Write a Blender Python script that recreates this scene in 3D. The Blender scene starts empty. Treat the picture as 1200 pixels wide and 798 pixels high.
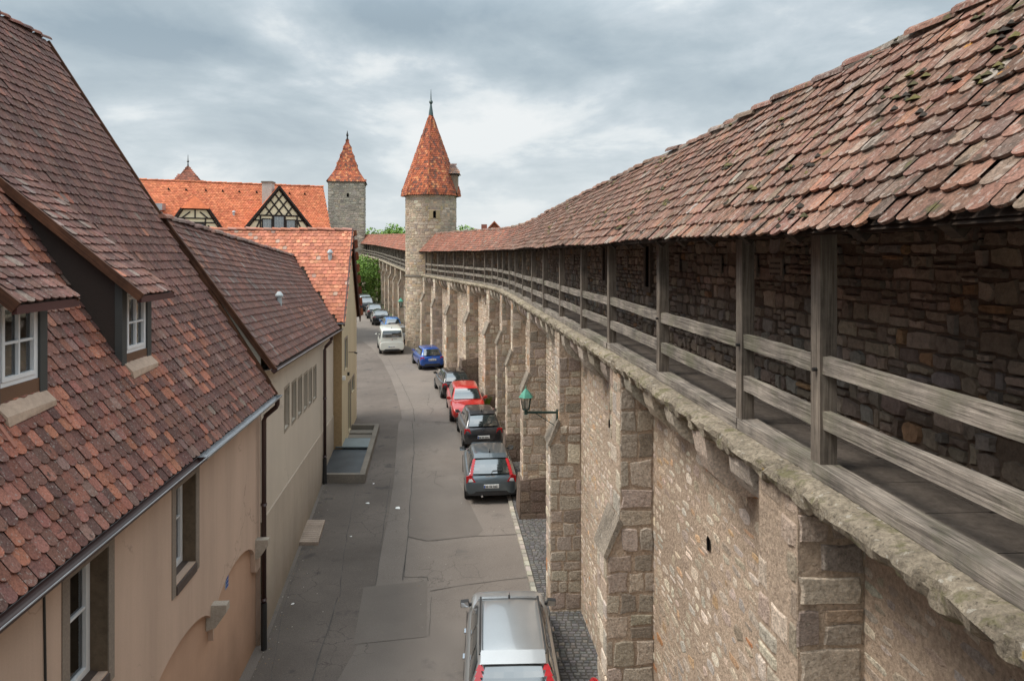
import bpy, bmesh, math, random
from mathutils import Vector, Matrix, noise
random.seed(7)
R = math.radians
V = Vector
sc = bpy.context.scene
COL = sc.collection
EYE = 8.4
F = 865.0
def at(px, py, Y):                       # where a line of sight meets depth Y (the scene is laid out in metres from the camera)
    return V(((px-600)*Y/F, Y, EYE-(py-300)*Y/F))
def zg(y):
    if y < 17: return 0.0
    if y < 136: return .027*(y-17)
    return 3.213
def ground_at(px, py):
    Y = EYE*F/(py-300)
    if Y > 17: Y = (EYE+.027*17)*F/((py-300)+.027*F)
    return V(((px-600)*Y/F, Y, zg(Y)))
def lerp(a, b, t): return a+(b-a)*t
def interp(pts, x):
    if x <= pts[0][0]:
        a, b = pts[0], pts[1]
    elif x >= pts[-1][0]:
        a, b = pts[-2], pts[-1]
    else:
        for a, b in zip(pts, pts[1:]):
            if a[0] <= x <= b[0]: break
    return a[1]+(b[1]-a[1])*(x-a[0])/(b[0]-a[0])
def clampi(pts, x):
    return interp(pts, min(max(x, pts[0][0]), pts[-1][0]))

# ------------------------------------------------------------------ materials
def nd(nt, t, **kw):
    n = nt.nodes.new(t)
    for k, v in kw.items():
        if k.startswith('i_'): n.inputs[k[2:].replace('_', ' ')].default_value = v
        else: setattr(n, k, v)
    return n
def ramp(nt, fac, stops, interp_='LINEAR'):
    r = nt.nodes.new('ShaderNodeValToRGB'); r.color_ramp.interpolation = interp_
    el = r.color_ramp.elements
    while len(el) > 1: el.remove(el[0])
    el[0].position = stops[0][0]; el[0].color = (*stops[0][1], 1)
    for p, c in stops[1:]:
        e = el.new(p); e.color = (*c, 1)
    nt.links.new(fac, r.inputs[0]); return r.outputs[0]
def mixc(nt, fac, a, b, mode='MIX'):
    m = nt.nodes.new('ShaderNodeMix'); m.data_type = 'RGBA'; m.blend_type = mode
    for s, x in ((0, fac), (6, a), (7, b)):
        if isinstance(x, (int, float)): m.inputs[s].default_value = x
        elif isinstance(x, tuple): m.inputs[s].default_value = (*x[:3], 1)
        else: nt.links.new(x, m.inputs[s])
    return m.outputs[2]
MATS = {}
def surf(name, base=None, rough=.85, low=(.6, .75, 1.15), hi=(14, .8, 1.15), bump=(30, .3, .01), bump2=None,
         spots=(), streak=None, metal=0, spec=.3, coat=0, coords='Object', rvar=0, dirt=None, cracks=None):
    """base None -> per piece colour attribute. low/hi=(scale,dark,light). spots=(scale,threshold,softness,colour,amount)"""
    m = bpy.data.materials.new(name); m.use_nodes = True; nt = m.node_tree
    bs = nt.nodes['Principled BSDF']
    tc = nd(nt, 'ShaderNodeTexCoord'); co = tc.outputs[coords]
    if base is None:
        a = nd(nt, 'ShaderNodeAttribute', attribute_name='Col'); c = a.outputs['Color']
    else:
        a = nd(nt, 'ShaderNodeRGB'); a.outputs[0].default_value = (*base, 1); c = a.outputs[0]
    def nz(scale, detail=5, rgh=.6, vec=co):
        n = nd(nt, 'ShaderNodeTexNoise'); n.inputs['Scale'].default_value = scale; n.inputs['Detail'].default_value = detail
        n.inputs['Roughness'].default_value = rgh; nt.links.new(vec, n.inputs['Vector']); return n.outputs['Fac']
    if low: c = mixc(nt, 1.0, c, ramp(nt, nz(low[0], 4), [(.3, (low[1],)*3), (.7, (low[2],)*3)]), 'MULTIPLY')
    if hi: c = mixc(nt, 1.0, c, ramp(nt, nz(hi[0], 8, .7), [(.3, (hi[1],)*3), (.7, (hi[2],)*3)]), 'MULTIPLY')
    if streak:
        mp = nd(nt, 'ShaderNodeMapping'); mp.inputs['Scale'].default_value = streak[0]; nt.links.new(co, mp.inputs[0])
        c = mixc(nt, 1.0, c, ramp(nt, nz(1.0, 6, .65, mp.outputs[0]), [(.32, (streak[1],)*3), (.62, (streak[2],)*3)]), 'MULTIPLY')
    for (s, th, so, colr, amt) in spots:
        f = ramp(nt, nz(s, 6, .65), [(th, (0, 0, 0)), (th+so, (amt,)*3)])
        c = mixc(nt, f, c, colr)
    if dirt:      # splash zone: (height, darkest, z0)
        sp = nd(nt, 'ShaderNodeNewGeometry'); sz = nd(nt, 'ShaderNodeSeparateXYZ'); nt.links.new(sp.outputs['Position'], sz.inputs[0])
        ma = nd(nt, 'ShaderNodeMath', operation='MULTIPLY_ADD'); ma.inputs[1].default_value = -1.1; nt.links.new(nz(2.2, 6, .65), ma.inputs[0]); nt.links.new(sz.outputs[2], ma.inputs[2])
        mb_ = nd(nt, 'ShaderNodeMapRange'); mb_.inputs['From Min'].default_value = dirt[2]-.5; mb_.inputs['From Max'].default_value = dirt[2]+dirt[0]; nt.links.new(ma.outputs[0], mb_.inputs['Value'])
        c = mixc(nt, 1.0, c, ramp(nt, mb_.outputs[0], [(0, (dirt[1], dirt[1]*.97, dirt[1]*.92)), (.5, (.5+dirt[1]/2,)*3), (1, (1, 1, 1))]), 'MULTIPLY')
    if cracks:    # (scale, width, darkness, mask scale, mask threshold)
        dn = nd(nt, 'ShaderNodeTexNoise', i_Scale=cracks[0]*2.5, i_Detail=5, i_Roughness=.6); nt.links.new(co, dn.inputs['Vector'])
        dm = nd(nt, 'ShaderNodeVectorMath', operation='SCALE'); dm.inputs['Scale'].default_value = .5/cracks[0]; nt.links.new(dn.outputs['Color'], dm.inputs[0])
        da = nd(nt, 'ShaderNodeVectorMath', operation='ADD'); nt.links.new(co, da.inputs[0]); nt.links.new(dm.outputs[0], da.inputs[1])
        vo = nd(nt, 'ShaderNodeTexVoronoi', feature='DISTANCE_TO_EDGE'); vo.inputs['Scale'].default_value = cracks[0]; nt.links.new(da.outputs[0], vo.inputs['Vector'])
        ck = ramp(nt, vo.outputs['Distance'], [(0, (1, 1, 1)), (cracks[1], (0, 0, 0))]); mk = ramp(nt, nz(cracks[3], 3), [(cracks[4], (0, 0, 0)), (cracks[4]+.04, (1, 1, 1))])
        f = mixc(nt, 1.0, ck, mk, 'MULTIPLY'); dk = mixc(nt, 1.0, c, (cracks[2],)*3, 'MULTIPLY'); c = mixc(nt, f, c, dk)
    nt.links.new(c, bs.inputs['Base Color'])
    bs.inputs['Roughness'].default_value = rough; bs.inputs['Metallic'].default_value = metal
    bs.inputs['Specular IOR Level'].default_value = spec
    if coat: bs.inputs['Coat Weight'].default_value = coat; bs.inputs['Coat Roughness'].default_value = .05
    if rvar:
        rr = ramp(nt, nz(3.0), [(.3, (max(rough-rvar, 0),)*3), (.7, (rough+rvar,)*3)]); nt.links.new(rr, bs.inputs['Roughness'])
    prev = None
    for bb in (bump, bump2):
        if bb:
            b = nd(nt, 'ShaderNodeBump'); b.inputs['Strength'].default_value = bb[1]; b.inputs['Distance'].default_value = bb[2]
            nt.links.new(nz(bb[0], 8, .65), b.inputs['Height'])
            if prev: nt.links.new(prev.outputs[0], b.inputs['Normal'])
            nt.links.new(b.outputs[0], bs.inputs['Normal']); prev = b
    MATS[name] = m; return m
def wood(name, dark, light, rough=.85, moss=0, dist=.006):
    m = bpy.data.materials.new(name); m.use_nodes = True; nt = m.node_tree; bs = nt.nodes['Principled BSDF']
    uv = nd(nt, 'ShaderNodeTexCoord')
    mp = nd(nt, 'ShaderNodeMapping'); mp.inputs['Scale'].default_value = (1.6, 45, 1); nt.links.new(uv.outputs['UV'], mp.inputs[0])
    n = nd(nt, 'ShaderNodeTexNoise', i_Scale=1.0, i_Detail=8, i_Roughness=.7, i_Distortion=.6); nt.links.new(mp.outputs[0], n.inputs['Vector'])
    c = ramp(nt, n.outputs['Fac'], [(.3, dark), (.66, light)])
    n2 = nd(nt, 'ShaderNodeTexNoise', i_Scale=2.2, i_Detail=6, i_Roughness=.65); nt.links.new(uv.outputs['Object'], n2.inputs['Vector'])
    c = mixc(nt, 1.0, c, ramp(nt, n2.outputs['Fac'], [(.3, (.5, .5, .5)), (.7, (1.3, 1.27, 1.22))]), 'MULTIPLY')
    if moss:
        n3 = nd(nt, 'ShaderNodeTexNoise', i_Scale=1.4, i_Detail=7, i_Roughness=.7); nt.links.new(uv.outputs['Object'], n3.inputs['Vector'])
        c = mixc(nt, ramp(nt, n3.outputs['Fac'], [(.48, (0,)*3), (.66, (moss,)*3)]), c, (.115, .12, .07))
    nt.links.new(c, bs.inputs['Base Color']); bs.inputs['Roughness'].default_value = rough; bs.inputs['Specular IOR Level'].default_value = .25
    b = nd(nt, 'ShaderNodeBump', i_Strength=.8, i_Distance=dist); nt.links.new(n.outputs['Fac'], b.inputs['Height']); nt.links.new(b.outputs[0], bs.inputs['Normal'])
    MATS[name] = m; return m
def plain(name, c, rough=.5, metal=0, spec=.5, coat=0, var=.12):
    return surf(name, c, rough, low=(1.5, 1-var, 1+var), hi=(30, 1-var*.7, 1+var*.7), bump=None, metal=metal, spec=spec, coat=coat)

TILE = surf('weathered clay tile', None, .9, low=(.7, .8, 1.15), hi=(40, .5, 1.45), bump=(60, .8, .008),
            spots=((26, .58, .05, (.30, .265, .235), .6), (11, .63, .04, (.045, .034, .03), .75), (3.2, .72, .03, (.40, .20, .04), .7)))
TILE_OLD = surf('mossy lichen tile', None, .95, low=(.8, .7, 1.2), hi=(38, .45, 1.5), bump=(45, 1, .012), bump2=(120, .6, .004),
            spots=((21, .55, .06, (.36, .31, .27), .6), (34, .60, .05, (.06, .045, .036), .7), (6, .57, .05, (.06, .045, .033), .8), (4.6, .675, .03, (.46, .21, .025), .9), (3.0, .63, .05, (.11, .10, .035), .75)))
TILE_FAR = surf('red clay tile', None, .9, low=(.25, .85, 1.12), hi=(6, .8, 1.2), bump=None)
STONE = surf('weathered sandstone', None, .95, low=(.45, .74, 1.18), hi=(30, .55, 1.4), bump=(16, 1, .045), bump2=(60, .9, .014),
            spots=((11, .58, .10, (.17, .145, .12), .6), (19, .62, .05, (.62, .56, .48), .6), (45, .64, .05, (.09, .075, .06), .6)))
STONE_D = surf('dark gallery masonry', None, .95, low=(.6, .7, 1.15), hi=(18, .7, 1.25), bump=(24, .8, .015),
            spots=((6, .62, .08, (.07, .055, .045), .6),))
MORTAR = surf('lime mortar', (.50, .385, .29), .97, low=(.5, .75, 1.15), hi=(26, .6, 1.35), bump=(14, 1, .05), bump2=(55, .9, .014),
            spots=((7, .56, .1, (.30, .225, .17), .6), (9, .62, .05, (.60, .51, .41), .6), (32, .63, .04, (.14, .10, .075), .7)))
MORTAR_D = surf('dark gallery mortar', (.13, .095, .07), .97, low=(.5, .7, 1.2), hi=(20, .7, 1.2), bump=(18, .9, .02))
CORNICE = surf('mossy cornice stone', (.37, .315, .24), .97, low=(1.2, .65, 1.2), hi=(22, .45, 1.5), bump=(12, 1, .07), bump2=(50, 1, .02),
            spots=((5, .54, .08, (.19, .18, .085), .7), (9, .61, .05, (.62, .58, .5), .7), (6.5, .67, .03, (.45, .31, .08), .7), (30, .6, .05, (.07, .06, .045), .7)))
PLASTER_P = surf('pinkish beige render', (.56, .415, .325), .92, low=(.35, .92, 1.05), hi=(60, .94, 1.05), bump=(160, .35, .003), streak=((1.5, 1.5, .14), .86, 1.04), dirt=(1.0, .72, 0), cracks=(.28, .006, .72, .4, .48))
PLASTER_O = surf('terracotta render', (.52, .335, .235), .92, low=(.5, .9, 1.06), hi=(60, .94, 1.05), bump=(160, .35, .003), streak=((1.3, 1.3, .2), .92, 1.03), dirt=(1.0, .7, 0))
PLASTER_G = surf('greyish cream render', (.54, .475, .395), .92, low=(.3, .93, 1.05), hi=(60, .94, 1.05), bump=(160, .35, .003), streak=((.9, .9, .12), .93, 1.02), cracks=(.3, .005, .75, .4, .5))
PLASTER_G2 = surf('greyish plinth render', (.44, .375, .305), .92, low=(.4, .9, 1.06), hi=(60, .94, 1.05), bump=(120, .4, .004), streak=((1.2, 1.2, .15), .9, 1.04), dirt=(1.1, .68, .1))
PLASTER_Y = surf('ochre cream render', (.54, .455, .305), .92, low=(.3, .9, 1.05), hi=(60, .94, 1.05), bump=(160, .35, .003), streak=((1.2, 1.2, .12), .9, 1.03))
PLASTER_W = surf('cream infill plaster', (.90, .76, .53), .9, low=(.6, .93, 1.04), hi=None, bump=None)
PLASTER_C = surf('white chimney render', (.52, .5, .46), .9, low=(.8, .8, 1.08), hi=(8, .85, 1.1), bump=None)
SURROUND = surf('grey sandstone surround', (.24, .20, .165), .92, low=(1, .85, 1.1), hi=(30, .8, 1.2), bump=(60, .4, .005))
ASPHALT = surf('worn asphalt', (.18, .156, .137), .93, low=(.28, .82, 1.15), hi=(60, .6, 1.4), bump=(120, .5, .006),
            spots=((.9, .60, .08, (.12, .108, .098), .7), (2.2, .66, .04, (.17, .155, .14), .45), (9, .72, .03, (.07, .065, .06), .6)), cracks=(1.6, .02, .55, .35, .55))
ASPHALT_D = surf('dark asphalt lane', (.132, .112, .098), .93, low=(.35, .76, 1.22), hi=(60, .6, 1.42), bump=(120, .5, .006),
            spots=((1.3, .60, .07, (.065, .06, .057), .7), (3.1, .66, .04, (.17, .15, .13), .5)), cracks=(1.3, .018, .55, .35, .50))
ASPHALT_M = surf('repaired asphalt', (.155, .135, .119), .93, low=(.5, .9, 1.08), hi=(80, .78, 1.22), bump=(130, .4, .005))
TAR = surf('tar seam', (.085, .077, .07), .9, low=(2, .6, 1.5), hi=None, bump=None)
TERRAIN = surf('terrain', (.075, .085, .045), .97, low=(.05, .7, 1.3), hi=(2, .7, 1.3), bump=None)
SETT = surf('basalt sett', None, .85, low=(1, .8, 1.2), hi=(30, .7, 1.3), bump=(50, .5, .006))
KERB = surf('granite kerb', (.30, .275, .235), .9, low=(1.5, .8, 1.15), hi=(40, .7, 1.3), bump=(60, .5, .005))
CONC = surf('weathered concrete', (.215, .19, .16), .93, low=(.8, .75, 1.15), hi=(25, .75, 1.2), bump=(50, .5, .006))
FLAG = surf('gallery flagstone', (.16, .135, .115), .9, low=(.9, .65, 1.3), hi=(18, .7, 1.3), bump=(12, .7, .015))
OAK = wood('silvered oak', (.045, .038, .033), (.39, .35, .31), moss=.6, dist=.012)
OAK_D = wood('dark weathered post', (.07, .055, .045), (.26, .225, .19), moss=0)
OAK_S = wood('dark brown rafter', (.022, .016, .012), (.07, .05, .038))  # very dark brown wood for rafters, roof decks and soffits
BOARD = wood('brown varnished board', (.05, .022, .013), (.15, .066, .036), .6, dist=.002)
CLAD = surf('dark brown cladding', (.036, .026, .022), .75, low=(.8, .85, 1.15), hi=(50, .85, 1.15), bump=(80, .3, .003))
GREYF = plain('dark green grey frame paint', (.045, .048, .046), .6)
WHITE = plain('white window paint', (.74, .75, .76), .4, var=.04)
TIMBER = plain('black brown timber', (.028, .02, .017), .8)
ZINC = surf('zinc', (.42, .44, .46), .42, low=(1.5, .8, 1.1), hi=(12, .85, 1.1), bump=None, metal=.7)
PIPE = plain('brown downpipe paint', (.05, .024, .021), .4)
BLACK = plain('black iron', (.02, .02, .02), .5)
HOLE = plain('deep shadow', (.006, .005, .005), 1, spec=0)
COPPER = surf('green copper', (.085, .27, .20), .6, low=(4, .8, 1.2), hi=(20, .8, 1.2), bump=None, metal=.2)
SLATE = plain('slate grey', (.12, .125, .13), .7)
GRATE = surf('grey blue steel cover', (.07, .08, .088), .5, low=(1.2, .75, 1.25), hi=(30, .8, 1.2), bump=None, metal=.4)
CURTAIN = surf('net curtain', (.30, .275, .23), .95, low=(3, .8, 1.1), hi=None, bump=None)
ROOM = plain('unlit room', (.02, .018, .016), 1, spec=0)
BARK = surf('bark', (.08, .06, .045), .95)
LEAF = surf('leaf', None, .7, low=(.3, .8, 1.2), hi=None, bump=None)
PLAQUE = surf('limestone plaque', (.24, .205, .17), .9, low=(3, .8, 1.1), hi=None, bump=None)
INK = plain('faded inscription', (.045, .035, .028), .9)
PAPER = plain('white paper', (.8, .8, .78), .8)
def glassmat(name, tint, refl_rough=.03, alpha=.35):
    m = bpy.data.materials.new(name); m.use_nodes = True; nt = m.node_tree
    nt.nodes.remove(nt.nodes['Principled BSDF']); out = nt.nodes['Material Output']
    tr = nd(nt, 'ShaderNodeBsdfTransparent'); tr.inputs[0].default_value = (*tint, 1)
    gl = nd(nt, 'ShaderNodeBsdfGlossy'); gl.inputs['Roughness'].default_value = refl_rough; gl.inputs[0].default_value = (.9, .93, .95, 1)
    fr = nd(nt, 'ShaderNodeFresnel'); fr.inputs[0].default_value = 1.6
    mx = nd(nt, 'ShaderNodeMixShader'); ad = nd(nt, 'ShaderNodeMath', operation='ADD'); ad.inputs[1].default_value = .08
    nt.links.new(fr.outputs[0], ad.inputs[0]); nt.links.new(ad.outputs[0], mx.inputs[0]); nt.links.new(tr.outputs[0], mx.inputs[1]); nt.links.new(gl.outputs[0], mx.inputs[2])
    nt.links.new(mx.outputs[0], out.inputs[0]); MATS[name] = m; return m
GLASS = glassmat('window glass', (.75, .8, .82))
CARGLASS = plain('dark car glass', (.03, .038, .038), .05, spec=.9, coat=1, var=.05); CARGLASS.node_tree.nodes['Principled BSDF'].inputs['Coat IOR'].default_value = 2.5
LAMPGLASS = glassmat('lantern glass', (.85, .87, .85), .1)
TYRE = plain('tyre rubber', (.018, .018, .018), .85)
RIM = plain('alloy rim', (.45, .46, .47), .35, metal=.8)
RED_L = plain('red tail lamp', (.42, .012, .016), .2, coat=.6, var=.05)
WHITE_L = plain('clear lamp lens', (.72, .74, .76), .15, coat=.6, var=.05)
PLATE = plain('white number plate', (.75, .76, .74), .4, var=.03)
PLATE_B = plain('blue plate band', (.02, .1, .42), .4, var=.03)
TRIM = plain('black plastic trim', (.022, .022, .023), .55)
CHROME = plain('chrome', (.75, .76, .78), .15, metal=1)

# ------------------------------------------------------------------ objects
ORG = {}
def prop(o, label=None, cat=None, group=None, kind=None):
    if label: o['label'] = label
    if cat: o['category'] = cat
    if group: o['group'] = group
    if kind: o['kind'] = kind
    return o
def thing(name, label, cat, loc=(0, 0, 0), rz=0, group=None, tilt=0):
    o = bpy.data.objects.new(name, None); COL.objects.link(o); o.empty_display_size = .3
    o.location = loc; o.rotation_euler = (tilt, 0, rz); ORG[o.name] = V(loc)
    return prop(o, label, cat, group)
class MB:
    def __init__(s): s.v = []; s.f = []; s.c = []; s.m = []; s.uv = []
    def add(s, vs, fs, col=(1, 1, 1), mi=0, uvs=None):
        b = len(s.v); s.v.extend(vs); s.c.extend([col]*len(vs))
        for i, f in enumerate(fs):
            s.f.append([b+k for k in f]); s.m.append(mi); s.uv.append(uvs[i] if uvs else None)
    def quad(s, a, b, c, d, col=(1, 1, 1), mi=0): s.add([V(a), V(b), V(c), V(d)], [(0, 1, 2, 3)], col, mi)
    def poly(s, pts, col=(1, 1, 1), mi=0): s.add([V(p) for p in pts], [tuple(range(len(pts)))], col, mi)
    def hexa(s, p, col=(1, 1, 1), mi=0):       # 8 points: bottom 4 ccw, top 4
        s.add([V(q) for q in p], [(3, 2, 1, 0), (4, 5, 6, 7), (0, 1, 5, 4), (1, 2, 6, 5), (2, 3, 7, 6), (3, 0, 4, 7)], col, mi)
    def box(s, x0, x1, y0, y1, z0, z1, col=(1, 1, 1), mi=0):
        s.hexa([(x0, y0, z0), (x1, y0, z0), (x1, y1, z0), (x0, y1, z0), (x0, y0, z1), (x1, y0, z1), (x1, y1, z1), (x0, y1, z1)], col, mi)
    def beam(s, p0, p1, w, h, up=(0, 0, 1), col=(1, 1, 1), mi=0, seg=1, wob=0):
        p0 = V(p0); p1 = V(p1); d = (p1-p0); L = d.length; d.normalize(); up = V(up)
        sd = d.cross(up).normalized(); up = sd.cross(d).normalized(); sd *= w/2; up *= h/2; off = random.random()*20
        vs = []; fs = []; uvs = []
        for i in range(seg+1):
            t = i/seg; c = p0.lerp(p1, t)
            for a, b in ((-1, -1), (1, -1), (1, 1), (-1, 1)):
                q = c+sd*a+up*b
                if wob: q += V((random.uniform(-wob, wob), random.uniform(-wob, wob), random.uniform(-wob, wob)))
                vs.append(q)
        per = [0, w, w+h, 2*w+h, 2*w+2*h]
        for i in range(seg):
            for k in range(4):
                a = i*4+k; b = i*4+(k+1) % 4
                fs.append((a, b, b+4, a+4)); u0 = off+L*i/seg; u1 = off+L*(i+1)/seg
                uvs.append(((u0, per[k]), (u0, per[k+1]), (u1, per[k+1]), (u1, per[k])))
        fs += [(3, 2, 1, 0), (seg*4, seg*4+1, seg*4+2, seg*4+3)]
        uvs += [((off, 0), (off+w, 0), (off+w, h), (off, h))]*2
        s.add(vs, fs, col, mi, uvs)
    def tube(s, pts, r, seg=8, col=(1, 1, 1), mi=0, caps=True):
        pts = [V(p) for p in pts]; vs = []; fs = []; n = len(pts)
        for i, p in enumerate(pts):
            d = (pts[min(i+1, n-1)]-pts[max(i-1, 0)]).normalized()
            a = d.cross(V((.13, .31, .94))).normalized(); b = d.cross(a)
            rr = r[i] if isinstance(r, (list, tuple)) else r
            for k in range(seg):
                t = 2*math.pi*k/seg; vs.append(p+a*rr*math.cos(t)+b*rr*math.sin(t))
        for i in range(n-1):
            for k in range(seg):
                fs.append((i*seg+k, i*seg+(k+1) % seg, (i+1)*seg+(k+1) % seg, (i+1)*seg+k))
        if caps: fs += [tuple(range(seg)), tuple(range((n-1)*seg, n*seg))]
        s.add(vs, fs, col, mi)
    def prism(s, poly, ext, col=(1, 1, 1), mi=0):
        ext = V(ext); n = len(poly); vs = [V(p) for p in poly]; vs += [p+ext for p in vs]
        s.add(vs, [tuple(range(n))[::-1], tuple(range(n, 2*n))]+[(i, (i+1) % n, n+(i+1) % n, n+i) for i in range(n)], col, mi)
    def build(s, name, mats, parent=None, smooth=False, local=False, fix=False):
        me = bpy.data.meshes.new(name)
        if not isinstance(mats, (list, tuple)): mats = [mats]
        o = V((0, 0, 0))
        if parent is not None and not local:
            o = ORG.get(parent.name, o)
        me.from_pydata([tuple(V(p)-o) for p in s.v], [], s.f)
        for m in mats: me.materials.append(m)
        me.polygons.foreach_set('material_index', s.m)
        if smooth: me.polygons.foreach_set('use_smooth', [True]*len(s.f))
        ca = me.color_attributes.new('Col', 'FLOAT_COLOR', 'POINT')
        flat = []
        for c in s.c: flat.extend((c[0], c[1], c[2], 1.0))
        ca.data.foreach_set('color', flat)
        ul = me.uv_layers.new(name='UVMap'); data = []
        vs = s.v
        for f, u in zip(s.f, s.uv):
            if u:
                for q in u: data.extend(q)
            else:
                a, b, c = vs[f[0]], vs[f[1]], vs[f[2]]
                n = (V(b)-V(a)).cross(V(c)-V(a)); ax = max(range(3), key=lambda k: abs(n[k]))
                for k in f:
                    p = vs[k]; data.extend((p[1], p[2]) if ax == 0 else (p[0], p[2]) if ax == 1 else (p[0], p[1]))
        ul.data.foreach_set('uv', data)
        if fix:
            bm = bmesh.new(); bm.from_mesh(me); bmesh.ops.remove_doubles(bm, verts=bm.verts, dist=1e-5)
            bmesh.ops.recalc_face_normals(bm, faces=bm.faces); bm.to_mesh(me); bm.free()
        me.update()
        ob = bpy.data.objects.new(name, me); COL.objects.link(ob)
        if parent is not None: ob.parent = parent; ORG[ob.name] = o if not local else V((0, 0, 0))
        return ob
def structure(o): o['kind'] = 'structure'; return o

# ------------------------------------------------------------------ tiles and stones
def tiles(mb, S, ulen, vlen, w=.18, e=.155, arc=5, keep=None, colf=None, thick=.016, lift=.012, jit=1.0, tilt=.038, u0=0, mi=0, flip=1):
    rows = int(round(vlen/e)); e = vlen/rows
    for r in range(-0, rows):
        v = r*e; off = (r % 2)*w/2; n = int(ulen/w)+1
        for i in range(n):
            u = u0+i*w+off
            if u > u0+ulen or (keep and not keep(u, v)): continue
            P = S(u, v); d = .05
            U = (S(u+d, v)-S(u-d, v)).normalized(); Vv = (S(u, v+d)-P).normalized(); N = U.cross(Vv).normalized()*flip
            ju = random.gauss(0, .003)*jit; jv = random.gauss(0, .006)*jit; ja = random.gauss(0, .018)*jit; jh = abs(random.gauss(0, .004))*jit
            hw = w/2*.965; rr = hw*.62; pts = []
            for k in range(arc+1):
                t = math.pi*k/arc; pts.append((-hw*math.cos(t), -rr*math.sin(t)+rr*.35))
            top = max(.02, min(e*1.5, vlen-v))
            pts += [(hw, top), (-hw, top)]
            vs = []
            def pl(a, b, dz): 
                hh = lift+jh+tilt*(1-(b+rr)/(e*1.5+rr))+dz
                return P+U*(a+ju+b*ja)+Vv*(b+jv)+N*hh
            for a, b in pts: vs.append(pl(a, b, 0))
            for a, b in pts[:arc+1]: vs.append(pl(a, b, -thick))
            m = len(pts); fs = [tuple(range(m))]
            for k in range(arc): fs.append((k+1, k, m+k, m+k+1))
            c = colf(u, v)
            mb.add(vs, fs, c, mi)
def pick(pal):
    t = random.random()*sum(p[0] for p in pal)
    for p in pal:
        t -= p[0]
        if t <= 0: break
    k = random.uniform(.82, 1.2); return tuple(x*k*random.uniform(.96, 1.04) for x in p[1])
def stones(mb, mp, u0, u1, v0, v1, rh=(.1, .2), ln=(.14, .4), gap=.02, prot=(.005, .02), pal=None, skip=0, jit=.15, inner=.16, keep=None, mi=0, wav=0, cut0=.9):
    v = v0; row = 0
    while v < v1-.03:
        h = random.uniform(*rh)
        if v+h > v1-rh[0]*.6: h = v1-v
        u = u0; first = True
        while u < u1-.02:
            l = random.uniform(*ln)
            if first: l *= random.uniform(.4, 1); first = False
            if u+l > u1-ln[0]*.6: l = u1-u
            subs = [(v, h)]
            if h > rh[0]*1.4 and random.random() < .28: k = random.uniform(.4, .6); subs = [(v, h*k), (v+h*k, h*(1-k))]
            for (vv, hh) in subs:
                if random.random() < skip or (keep and not keep(u+l/2, vv+hh/2)): continue
                cu, cv = u+l/2, vv+hh/2; a, b = l/2-gap/2, hh/2-gap/2
                if a < .01 or b < .01: continue
                j = min(a, b)*jit; pr = random.uniform(*prot)
                ring = []
                for (x, y) in ((-1, -1), (0, -1), (1, -1), (1, 0), (1, 1), (0, 1), (-1, 1), (-1, 0)):
                    cut = cut0*random.uniform(.94, 1.04) if x and y else random.uniform(.93, 1.03)
                    ring.append((cu+x*a*cut+random.uniform(-j, j)*.9, cv+y*b*cut+random.uniform(-j, j)))
                vs = []
                wz = wav*math.sin(cu*1.7+vv*2)
                for (x, y) in ring: vs.append(mp(x, y+wz, -.006))
                for (x, y) in ring: vs.append(mp(lerp(x, cu, inner), lerp(y, cv, inner)+wz, pr*random.uniform(.75, 1.15)))
                vs.append(mp(cu, cv+wz, pr*random.uniform(.9, 1.25)))
                fs = [(k, (k+1) % 8, 8+(k+1) % 8, 8+k) for k in range(8)]+[(8+k, 8+(k+1) % 8, 16) for k in range(8)]
                mb.add(vs, fs, pick(pal), mi)
            u += l
        v += h
PAL_WALL = [(5, (.57, .465, .365)), (4, (.68, .585, .475)), (3, (.45, .365, .285)), (2.4, (.52, .46, .39)), (.7, (.54, .36, .22)), (.2, (.50, .25, .12)), (1, (.62, .53, .43))]
PAL_BUT = [(4, (.46, .39, .315)), (3, (.41, .345, .28)), (3, (.53, .45, .365)), (.6, (.46, .335, .24)), (1.4, (.34, .285, .235)), (.12, (.44, .25, .14))]
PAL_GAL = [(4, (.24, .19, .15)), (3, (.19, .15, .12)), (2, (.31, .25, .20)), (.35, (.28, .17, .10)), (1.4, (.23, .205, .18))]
PAL_TOW = [(4, (.48, .395, .30)), (3, (.41, .34, .265)), (2, (.34, .29, .235)), (1, (.50, .37, .25)), (1, (.56, .48, .38))]
PAL_GREY = [(4, (.43, .375, .31)), (3, (.49, .43, .355)), (2, (.34, .30, .25)), (1, (.50, .41, .31))]
PAL_SETT = [(4, (.125, .122, .122)), (3, (.145, .14, .135)), (2, (.105, .103, .104)), (1, (.17, .155, .14))]
T_DARK = [(5, (.14, .068, .055)), (4, (.162, .078, .061)), (3, (.115, .059, .049)), (.7, (.21, .092, .067)), (.08, (.33, .13, .08)), (.3, (.17, .12, .10))]
T_NEW = [(5, (.34, .135, .085)), (3, (.27, .105, .07)), (3, (.19, .08, .058))]
T_WALK = [(5, (.24, .13, .094)), (4, (.21, .112, .082)), (3, (.17, .097, .071)), (2, (.235, .165, .125)), (.8, (.29, .14, .09)), (.3, (.31, .26, .22)), (.8, (.14, .095, .075))]
T_WALKF = [(5, (.33, .12, .075)), (4, (.28, .105, .07)), (3, (.22, .095, .065)), (1, (.27, .18, .14)), (1, (.38, .15, .09))]
T_ORANGE = [(5, (.50, .16, .078)), (3, (.45, .135, .066)), (2, (.55, .19, .095))]
T_SALMON = [(5, (.50, .195, .12)), (4, (.44, .165, .10)), (2, (.40, .155, .10)), (.35, (.40, .27, .21)), (1, (.56, .25, .15))]
T_SPIRE = [(5, (.42, .125, .06)), (4, (.34, .10, .055)), (3, (.25, .085, .055)), (1.6, (.50, .21, .10)), (2, (.17, .08, .06))]
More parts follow.
